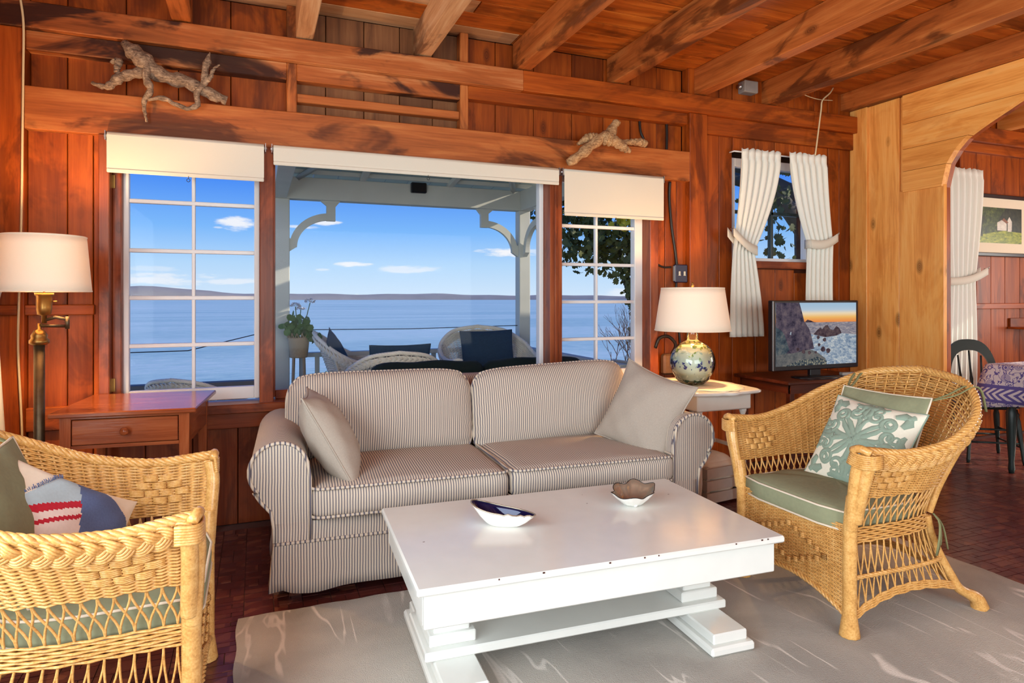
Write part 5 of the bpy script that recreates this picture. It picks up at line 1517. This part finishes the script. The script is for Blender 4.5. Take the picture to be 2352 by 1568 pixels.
# ================================================================== DRIFTWOOD
def branchy(name, mat, branches, label, seed):
    rnd = random.Random(seed); mb = MB()
    for pts, r in branches:
        P = curve(pts, 26); R = []
        for k in range(26):
            f = k/25*(len(r)-1); i = min(int(f), len(r)-2); rr = r[i]+(r[i+1]-r[i])*(f-i)
            R.append(rr*1.12*(1+.14*math.sin(k*1.7+seed)+.08*rnd.uniform(-1, 1)))
            P[k] = P[k]+Vector((rnd.uniform(-.002, .002), rnd.uniform(-.002, .002), rnd.uniform(-.002, .002)))
        mb.tube(P, R, 10)
    return tag(mb.build(name, mat, fix=False), label, 'driftwood')
branchy('driftwood_branch', 'driftwood_x', [
    ([(-.645, 3.875, 2.61), (-.60, 3.86, 2.565), (-.555, 3.845, 2.52), (-.50, 3.85, 2.47), (-.43, 3.86, 2.445), (-.36, 3.86, 2.44), (-.28, 3.86, 2.405), (-.20, 3.865, 2.375), (-.155, 3.87, 2.36)], [.018, .036, .042, .036, .03, .034, .03, .026, .020]),
    ([(-.48, 3.85, 2.455), (-.57, 3.85, 2.455), (-.66, 3.86, 2.42), (-.72, 3.87, 2.37), (-.79, 3.88, 2.385)], [.026, .024, .024, .016, .007]),
    ([(-.66, 3.86, 2.425), (-.675, 3.855, 2.46), (-.665, 3.86, 2.50), (-.69, 3.865, 2.505)], [.014, .012, .018, .015]),
    ([(-.585, 3.845, 2.535), (-.535, 3.82, 2.49), (-.535, 3.815, 2.42), (-.515, 3.82, 2.36), (-.545, 3.83, 2.31), (-.548, 3.85, 2.26), (-.54, 3.862, 2.205)], [.022, .018, .016, .016, .012, .008, .005]),
    ([(-.53, 3.825, 2.31), (-.46, 3.815, 2.325), (-.40, 3.82, 2.30), (-.34, 3.825, 2.285), (-.295, 3.83, 2.315), (-.30, 3.835, 2.375), (-.265, 3.83, 2.43), (-.258, 3.825, 2.50), (-.245, 3.825, 2.555), (-.237, 3.83, 2.60)], [.007, .012, .010, .010, .014, .013, .014, .018, .016, .003]),
    ([(-.27, 3.83, 2.415), (-.235, 3.82, 2.46), (-.215, 3.815, 2.51), (-.185, 3.81, 2.535)], [.012, .010, .008, .003])],
    'large grey driftwood branch resting on the header above the left window', 3)
branchy('driftwood_branch', 'driftwood_pale_x', [
    ([(1.90, 3.808, 2.165), (1.98, 3.803, 2.215), (2.07, 3.798, 2.29), (2.14, 3.803, 2.345), (2.21, 3.808, 2.37), (2.25, 3.818, 2.44), (2.285, 3.823, 2.475), (2.30, 3.828, 2.465)], [.022, .030, .032, .034, .040, .026, .020, .010]),
    ([(2.16, 3.803, 2.345), (2.24, 3.798, 2.34), (2.32, 3.798, 2.30), (2.375, 3.793, 2.275)], [.036, .034, .028, .010]),
    ([(2.13, 3.818, 2.36), (2.06, 3.828, 2.345), (1.985, 3.833, 2.30)], [.024, .026, .008]),
    ([(2.30, 3.833, 2.345), (2.40, 3.840, 2.352), (2.48, 3.843, 2.36), (2.53, 3.846, 2.352)], [.014, .018, .026, .022])],
    'smaller pale driftwood piece on the header right of the picture window', 5)

# ================================================================== WIRING AND SMALL WALL THINGS
def cable(label, pts, r, mat, name='cable', n=40):
    return tag(MB().tube(curve(pts, n), r, 7).build(name, mat, fix=False), label, 'cable')
cable('white cord hanging down the left corner post', [(-1.095, 3.878, 2.78), (-1.08, 3.876, 2.64), (-1.085, 3.89, 2.4), (-1.088, 3.89, 2.1), (-1.092, 3.89, 1.7), (-1.093, 3.855, 1.24), (-1.104, 3.885, 1.0), (-1.09, 3.89, .6), (-1.09, 3.89, .2)], .0055, 'white_cable', 'cord')
cable('short black cable on the boards left of the right-hand pair above the header', [(2.567, 3.985, 2.56), (2.572, 3.975, 2.47), (2.60, 3.965, 2.40), (2.605, 3.96, 2.34)], .009, 'black_cable')
cable('short black cable on the boards right of the pair above the header', [(2.80, 3.985, 2.56), (2.795, 3.975, 2.46), (2.785, 3.965, 2.34)], .010, 'black_cable')
cable('black cable running down to the twin switch plate', [(2.79, 3.93, 2.12), (2.792, 3.94, 2.0), (2.81, 3.938, 1.8), (2.842, 3.935, 1.6), (2.85, 3.93, 1.51)], .010, 'black_cable')
cable('black cable leaving the left side of the twin switch plate', [(2.80, 3.93, 1.50), (2.74, 3.94, 1.50), (2.67, 3.935, 1.525)], .007, 'black_cable')
cable('black cable dropping behind the table lamp', [(2.85, 3.935, 1.40), (2.845, 3.94, 1.2), (2.88, 3.94, 1.0), (2.88, 3.935, .85), (2.84, 3.93, .7)], .008, 'black_cable')
sw = empty('switch_plate', (2.885, 3.935, 1.455), label='dark blue twin switch plate right of the windows', cat='switch')
MB().bevbox(-.055, .055, -.014, .012, -.065, .065, .005).build('plate', 'switch_blue', sw)
for x in (-.022, .022):
    t_ = MB().bevbox(x-.006, x+.006, -.0255, -.013, -.012, .016, .002).box(x-.006, x+.011, -.02, -.013, -.016, -.010).build('toggle', 'ivory', sw)
MB().bevbox(-.062, -.055, -.012, .008, -.055, .055, .002).build('edge', 'grey_box', sw)
jb = empty('junction_box', (3.50, 3.935, 2.885), label='small grey junction box up between the rafters', cat='junction box')
MB().bevbox(-.065, .065, -.05, .03, -.045, .045, .006).build('case', 'grey_box', jb)
MB().tube([(-.065, -.01, 0), (-.09, -.01, 0)], .018, 10).build('conduit', 'steel', jb, fix=False)
cable('white cord dropping from the rafters behind the right curtain', [(4.30, 3.86, 2.96), (4.25, 3.845, 2.91), (4.165, 3.84, 2.84), (4.15, 3.84, 2.76), (4.12, 3.84, 2.58), (4.09, 3.84, 2.40)], .006, 'white_cable', 'cord')
cable('thin white wire looping between the last two rafters', [(3.96, 3.87, 2.885), (4.06, 3.86, 2.86), (4.16, 3.86, 2.852), (4.30, 3.865, 2.862)], .003, 'white_cable', 'wire')
jg = empty('plug_adapter', (2.76, 3.905, .80), label='brown plug-in adapter with a looped black cord behind the table lamp', cat='adapter')
MB().bevbox(-.055, .055, -.03, .028, -.075, .075, .014).build('body', 'jug_brown', jg)
MB().tube(curve([(.02, -.01, .07), (.04, -.03, .14), (-.02, -.03, .20), (-.09, -.02, .19), (-.12, -.01, .12)], 20), .012, 8).build('cord', 'black_cable', jg, fix=False)

# ================================================================== DINING ROOM
fp = empty('framed_painting', (6.43, 3.925, 1.66), label='framed landscape painting of a house and lawn on the dining wall', cat='painting')
W2, H2 = .44, .575
for b in [(-W2, W2, -.03, .0, 0, .035), (-W2, W2, -.03, .0, H2-.035, H2), (-W2, -W2+.035, -.03, .0, .035, H2-.035), (W2-.035, W2, -.03, .0, .035, H2-.035)]:
    part_box('frame_rail', b, 'frame_black', fp, .005)
part_box('mat_board', (-W2+.03, W2-.03, -.014, -.004, .03, H2-.03), 'mat_board', fp)
mb = MB()
def art(mi, pts, d): mb.cur = mi; mb.add([(-.325+p*.65, -.0150-d*.0006, .125+q*.33) for p, q in pts], [tuple(range(len(pts)))])
art(0, [(0, 0), (1, 0), (1, 1), (0, 1)], 0)
art(1, [(.45, .3), (1, .3), (1, 1), (.65, 1), (.5, .7)], 1)
art(2, [(0, 0), (1, 0), (1, .32), (.6, .36), (.3, .28), (0, .2)], 2)
art(3, [(.45, .36), (.45, .58), (.55, .66), (.66, .56), (.66, .36)], 3)
art(3, [(.68, .34), (.68, .66), (.72, .76), (.78, .62), (.77, .34)], 3)
art(4, [(.55, .66), (.66, .56), (.70, .60), (.60, .72)], 3.5)
art(1, [(.08, .18), (.14, .18), (.13, .5), (.2, .7), (.05, .8), (.02, .6)], 4)
mb.build('picture', ['art_tree', 'art_dark', 'art_lawn', 'art_house', 'art_red'], fp, fix=False)
bs = empty('wall_bracket_shelf', (6.72, 3.90, .985), label='small wooden bracket shelf on the dining wall below the rail', cat='shelf')
part_box('board', (-.13, .2, -.11, .035, 0, .018), 'wall_wood_x', bs, .004); part_box('back', (-.11, .18, .02, .038, 0, .10), 'wall_wood_x', bs, .003)
# table under its cloth
TX0, TX1, TY0, TY1, TZ = 5.02, 6.2, 1.85, 3.13, .785
dtb = empty('dining_table', ((TX0+TX1)/2, (TY0+TY1)/2, 0), label='dining table hidden under a purple printed cloth', cat='table')
hx, hy = (TX1-TX0)/2-.01, (TY1-TY0)/2-.01
part_box('table_top', (-hx, hx, -hy, hy, TZ-.03, TZ), 'dark_wood_x', dtb)
for x in (-1, 1):
    for yy in (-1, 1): MB().lathe([(.016, 0), (.022, .03), (.018, .08), (.026, .2), (.034, .34), (.036, .44), (.024, .48), (.036, .50), (.036, .53), (.026, .56), (.034, .60), (.034, TZ-.03)], 16, (x*(hx-.09), yy*(hy-.09), 0)).build('leg', 'dark_green_paint', dtb)
mb = MB(); per = []
def eseg(a, b, n):
    for k in range(n): per.append((a[0]+(b[0]-a[0])*k/n, a[1]+(b[1]-a[1])*k/n))
X0, X1, Y0_, Y1_ = -hx-.012, hx+.012, -hy-.012, hy+.012
eseg((X0, Y0_), (X1, Y0_), 30); eseg((X1, Y0_), (X1, Y1_), 36); eseg((X1, Y1_), (X0, Y1_), 30); eseg((X0, Y1_), (X0, Y0_), 36)
rows = []
for z, f in ((.006, 0), (.0, .2), (-.05, .5), (-.12, .8), (-.20, 1.), (-.275, 1.1)):
    row = []
    for k, (x, yy) in enumerate(per):
        nx_ = -1 if x <= X0+1e-6 else (1 if x >= X1-1e-6 else 0); ny_ = -1 if yy <= Y0_+1e-6 else (1 if yy >= Y1_-1e-6 else 0)
        cd_ = min(math.hypot(x-a, yy-b) for a in (X0, X1) for b in (Y0_, Y1_))
        o_ = f*(.016+.012*math.sin(k*.9)+.05*math.exp(-(cd_/.10)**2))
        row.append((x+nx_*o_, yy+ny_*o_, z-.03*math.exp(-(cd_/.15)**2)*f))
    rows.append(row)
mb.grid(rows, cv=True)
n = len(per); mb.add([(x, yy, .006) for x, yy in per], [tuple(range(n))])
tc_ = mb.build('tablecloth', 'purple_print', None, ((TX0+TX1)/2, (TY0+TY1)/2, TZ))
mod_solid(tc_, .002, 1)
tag(tc_, 'white and purple floral cloth with a chevron border on the dining table', 'tablecloth')
def dining_chair(loc, rz, label):
    e_ = empty('dining_chair', loc, (0, 0, rz), label, 'chair', 'dark green dining chairs')
    # seat faces +x; back at -x
    mb = MB(); sq = []
    for k in range(40):
        a = 2*math.pi*k/40; c, s_ = math.cos(a), math.sin(a); q = (abs(c)**3.2+abs(s_)**3.2)**(-1/3.2); sq.append((.205*q*c, .21*q*s_))
    mb.grid([[(x*.9, y_*.9, .415) for x, y_ in sq], [(x, y_, .425) for x, y_ in sq], [(x, y_, .440) for x, y_ in sq], [(x*.94, y_*.94, .446) for x, y_ in sq], [(x*.5, y_*.5, .438) for x, y_ in sq], [(0, 0, .436)]*40], cv=True)
    mb.build('seat', 'dark_green_paint', e_)
    for sx_ in (-1, 1):
        for sy in (-1, 1):
            prof = [(.010, 0), (.014, .03), (.012, .10), (.016, .17), (.021, .26), (.022, .33), (.016, .36), (.022, .375), (.017, .39), (.015, .415)]
            top = Vector((sx_*.15, sy*.15, .415)); bot = Vector((sx_*.20, sy*.19, 0))
            P = [bot.lerp(top, z/.415) for r, z in prof]
            MB().tube(P, [r for r, z in prof], 12).build('leg', 'dark_green_paint', e_, fix=False)
    for a, b in (((-.185, -.178, .13), (.185, -.178, .13)), ((-.185, .178, .13), (.185, .178, .13)), ((-.18, -.172, .22), (.18, -.172, .22)), ((-.18, .172, .22), (.18, .172, .22)), ((-.182, -.175, .16), (-.182, .175, .16)), ((.182, -.175, .16), (.182, .175, .16)), ((.172, -.168, .26), (.172, .168, .26))):
        MB().tube([a, b], .008, 8).build('stretcher', 'dark_green_paint', e_, fix=False)
    # bow back
    o, i_ = [], []
    for k in range(25):
        a = math.pi*k/24; c, s_ = math.cos(a), math.sin(a)
        o.append((.20*math.copysign(abs(c)**.75, c), .445+.485*abs(s_)**.62)); i_.append((.158*math.copysign(abs(c)**.75, c), .445+.395*abs(s_)**.62))
    pl = lambda p, q, d: (-.175-.22*(q-.445)+d-.02*(1-(p/.2)**2)*0, p, q)
    MB().strip(o, i_, pl, -.010, .010).build('bow', 'dark_green_paint', e_)
    for y_ in (-.085, 0, .085):
        zt = .445+.392*max(0, 1-(abs(y_)/.165)**2)**.35
        P = [(-.175-.22*(zt-.445)*f, y_*(.8+.2*f), .44+(zt-.44)*f) for f in (0, .15, .35, .42, .5, .8, 1)]
        MB().tube(P, [.007, .009, .011, .014, .010, .008, .007], 8).build('spindle', 'dark_green_paint', e_, fix=False)
    return e_
dining_chair((5.40, 3.40, 0), math.radians(-125), 'dark green bow-back dining chair tucked under the purple tablecloth')
dining_chair((4.95, 2.46, 0), 0, 'dark green dining chair barely in view at the right edge')

# ================================================================== PORCH FURNITURE
def white_chair(loc, rz, label, s_=1.0):
    c = copy_tree(chR); c.name = 'porch_armchair'; c.location = loc; c.rotation_euler = (0, 0, rz); c.scale = (s_, s_, s_)
    tag(c, label, 'armchair', 'white wicker porch chairs')
    def paint(o):
        for ch in o.children:
            for sl in ch.material_slots: sl.link = 'OBJECT'; sl.material = M['white_wicker']
            paint(ch)
    paint(c); return c
white_chair((1.93, 5.14, 0), math.radians(-95), 'white wicker porch chair by the rail with a navy back cushion, seen face on', 1.07)
white_chair((1.13, 5.79, 0), math.radians(-8), 'white wicker porch chair beside the geranium planter with a navy cushion', .86).scale = (.86, .86, 1.04)
white_chair((1.04, 5.50, 0), math.radians(86), 'white wicker porch chair turned with its back to the window', .93)
white_chair((-.20, 5.22, 0), math.radians(60), 'white wicker porch chair seen through the left casement window', .80)
white_chair((3.05, 5.12, 0), math.radians(150), 'white wicker porch chair seen through the right casement window', .95)
def navy(label, loc, nrm, up, a=.22, b=.24, th=.07, spin=0):
    e_ = empty('porch_pillow', label=label, cat='pillow'); 
    pillow_mesh(a, b, th, 20, .004, 5, pinch=.05).build('cover', 'navy', e_); MB().tube(pillow_edge(a, b, pinch=.05), .004, 6, closed=True).build('piping', 'navy', e_)
    return place(e_, loc, nrm, up, spin)
navy('navy cushion upright in the porch chair by the rail', (1.985, 5.62, .76), (-.1, -1, .25), (0, .2, 1), .25, .22)
navy('navy cushion in the porch chair beside the planter', (.66, 5.78, .78), (.9, -.25, .4), (0, 0, 1), .2, .2, .06, math.radians(18))
navy('navy cushion showing above the porch chair that faces the sea', (1.04, 5.03, .72), (0, 1, .25), (0, 0, 1), .24, .2)
se = empty('porch_settee', (1.52, 4.52, 0), label='low white wicker settee with its back to the picture window', cat='settee')
part_box('seat', (-.88, .86, -.22, .24, .34, .40), 'white_wicker', se, .01); part_box('back_panel', (-.88, .86, -.25, -.21, .34, .70), 'white_wicker', se, .01)
for x in (-.84, .80):
    for yy in (-.24, .19): part_box('leg', (x, x+.04, yy, yy+.04, 0, .34), 'white_wicker', se)
for k, x in enumerate((-.41, .40)):
    o = rbox(x-.40, x+.40, -.20, -.04, .40, .825, .07, (.01, .02, .012), 14, 40+k, .006).build('porch_cushion', 'dark_green_cloth', None, (1.52, 4.52, 0))
    tag(o, ('near-black green cushion on the porch settee, left of the pair', 'near-black green cushion on the porch settee, right of the pair')[k], 'cushion', 'settee cushions')
# planter with geraniums
pl_ = empty('geranium_planter', (.345, 5.99, 0), label='wicker planter of white geraniums by the left porch post', cat='planter')
MB().lathe([(.07, .75), (.075, .76), (.092, .92), (.096, .93), (.085, .93), (.075, .92)], 28).build('basket', 'planter_wicker', pl_)
for k in range(14):
    a = 2*math.pi*k/14; MB().tube([(.094*math.cos(a-.16), .094*math.sin(a-.16), .925), (.099*math.cos(a), .099*math.sin(a), .97), (.094*math.cos(a+.16), .094*math.sin(a+.16), .925)], .006, 5).build('picot', 'planter_wicker', pl_, fix=False)
for a in (0, 1.57, 3.14, 4.71): MB().tube([(.06*math.cos(a+.7), .06*math.sin(a+.7), .76), (.09*math.cos(a+.7), .09*math.sin(a+.7), 0)], .012, 8).build('leg', 'planter_wicker', pl_, fix=False)
random.seed(31)
def leaf_cloud(mb, c, R, cnt, s0, s1, lobes=0, squash=1.):
    for k in range(cnt):
        d = Vector((random.gauss(0, 1), random.gauss(0, 1), random.gauss(0, 1))).normalized()*random.uniform(.35, 1)
        p = Vector(c)+Vector((d.x*R[0], d.y*R[1], d.z*R[2])); s_ = random.uniform(s0, s1)
        R3 = Euler((random.uniform(0, 6.3), random.uniform(0, 6.3), random.uniform(0, 6.3))).to_matrix()
        if lobes: prof = [(0, 0), (.18, .2), (.42, .15), (.3, .4), (.52, .52), (.26, .62), (.3, .85), (0, 1), (-.3, .85), (-.26, .62), (-.52, .52), (-.3, .4), (-.42, .15), (-.18, .2)]
        else: prof = [(0, 0), (.35, .25), (.45, .6), (.2, .95), (-.2, .95), (-.45, .6), (-.35, .25)]
        mb.add([p+R3 @ Vector((x*s_, y_*s_, .12*s_*abs(x))) for x, y_ in prof], [tuple(range(len(prof)))])
mb = MB(); leaf_cloud(mb, (0, 0, 1.01), (.135, .12, .10), 150, .045, .075); leaf_cloud(mb, (.11, -.05, .93), (.08, .06, .05), 24, .04, .06)
tag(mb.build('foliage', 'leaf_green', pl_, fix=False), kind='stuff')
for k, (x, yy, z) in enumerate(((-.03, -.02, 1.20), (.095, 0, 1.235), (.02, .08, 1.17))):
    st_ = MB().tube([(x*.4, yy*.4, 1.0), (x, yy, z)], .004, 5).build('flower_stem', 'leaf_green', pl_, fix=False)
    mb = MB()
    for q in range(26):
        d = Vector((random.gauss(0, 1), random.gauss(0, 1), abs(random.gauss(0, 1))*.7)).normalized(); c = Vector((x, yy, z))+d*.036
        mb.add([c+Vector((.014*math.cos(a)+d.x*.004, .014*math.sin(a), .008*math.cos(a*2+q))) for a in (0, 1.26, 2.5, 3.77, 5.03)], [(0, 1, 2, 3, 4)])
    tag(mb.build('flower_head', 'petal', pl_, fix=False), kind='stuff')

# ================================================================== TREE AND SHRUBS
random.seed(77)
tr = empty('oak_tree', (7.5, 7.1, -3.1), label='large oak beside the house, its leaves hanging across the right windows', cat='tree')
MB().tube(curve([(0, 0, 0), (.05, 0, 2.5), (.0, .05, 5.0), (-.1, .1, 7.5)], 20), [.30-.008*k for k in range(20)], 16).build('trunk', 'bark', tr, fix=False)
for pts in ([(0, 0, 5.2), (-1., -.1, 5.9), (-2.3, .4, 6.1), (-3.3, .8, 5.8)], [(0, .1, 5.8), (-.8, .8, 6.4), (-1.8, 1.2, 6.5)], [(0, 0, 6.0), (.8, -.3, 6.6), (1.6, -.3, 6.7)], [(-2.3, .4, 6.1), (-2.55, .6, 5.4), (-2.6, .7, 4.6)]):
    MB().tube(curve(pts, 14), [.14-.009*k for k in range(14)], 8).build('branch', 'bark', tr, fix=False)
mb = MB()
for c, R, cnt in [((-3.33, .8, 5.2), (.45, .4, .50), 420), ((-2.83, .7, 5.05), (.45, .4, .50), 420), ((-2.50, .7, 4.5), (.20, .25, .45), 190), ((-2.43, .75, 3.85), (.14, .2, .28), 44), ((-3.18, .8, 5.95), (.8, .6, .35), 320), ((-1.9, .5, 5.9), (.7, .5, .4), 180),
                  ((-.95, -.1, 5.75), (.40, .4, .4), 120), ((-.85, -.2, 5.15), (.14, .3, .42), 40), ((-.45, -.2, 4.75), (.14, .3, .3), 14), ((0, -.3, 6.3), (1.3, .7, .5), 240), ((-3.78, 1.0, 5.7), (.4, .4, .4), 140)]:
    leaf_cloud(mb, c, R, cnt, .07, .13, 1)
tag(mb.build('foliage', 'leaf_dark', tr, fix=False), kind='stuff')
mb = MB(); leaf_cloud(mb, (-2.90, .45, 5.42), (.16, .1, .12), 46, .07, .12, 1)  # cluster coloured yellow to stand for sunlight on the oak leaves
tag(mb.build('sunlit_yellow_leaves', 'leaf_yellow', tr, fix=False), kind='stuff')
sb = empty('bare_shrub', (4.55, 7.4, -3.1), label='leafless shrub with fine grey twigs outside the right casement window', cat='shrub')
random.seed(13)
MB().tube(curve([(0, 0, 0), (.02, 0, 1.6), (0, 0, 3.0)], 10), .03, 6).build('stem', 'twig', sb, fix=False)
mb = MB()
def twig(p, d, l, r, dep):
    q = p+d*l; mid = p.lerp(q, .5)+Vector((random.uniform(-1, 1), random.uniform(-1, 1), random.uniform(-1, 1)))*l*.07
    mb.tube([p, mid, q], [r, r*.8, r*.6], 4)
    if dep:
        for _ in range(random.choice((2, 3))):
            nd = (d+Vector((random.uniform(-.7, .7), random.uniform(-.5, .5), random.uniform(-.1, .6)))).normalized(); twig(p.lerp(q, random.uniform(.5, 1)), nd, l*.68, r*.62, dep-1)
for k in range(5): twig(Vector((0, 0, 2.9)), Vector((random.uniform(-.6, .6), random.uniform(-.3, .3), 1)).normalized(), .62, .013, 4)
tag(mb.build('twigs', 'twig', sb, fix=False), kind='stuff')
ys = empty('yellow_shrub', (4.75, 7.1, -3.1), label='leafy yellow-green sapling low in the right casement window', cat='shrub')
MB().tube(curve([(0, 0, 0), (.03, 0, 2.0), (.02, 0, 3.7)], 12), .02, 6).build('stem', 'twig', ys, fix=False)
mb = MB(); leaf_cloud(mb, (.0, 0, 3.45), (.16, .14, .16), 60, .06, .10); leaf_cloud(mb, (.03, 0, 3.75), (.10, .1, .12), 18, .06, .09)
tag(mb.build('foliage', 'leaf_yellow', ys, fix=False), kind='stuff')
vn = empty('yellow_vine', (.52, 6.4, -3.1), label='yellowing leafy vine behind the porch rail under the planter', cat='vine')
MB().tube(curve([(0, 0, 0), (.04, 0, 2.0), (.02, 0, 3.6)], 12), .012, 6).build('stem', 'twig', vn, fix=False)
mb = MB(); leaf_cloud(mb, (.03, 0, 3.52), (.13, .06, .16), 24, .06, .10)
tag(mb.build('foliage', 'leaf_yellow', vn, fix=False), kind='stuff')
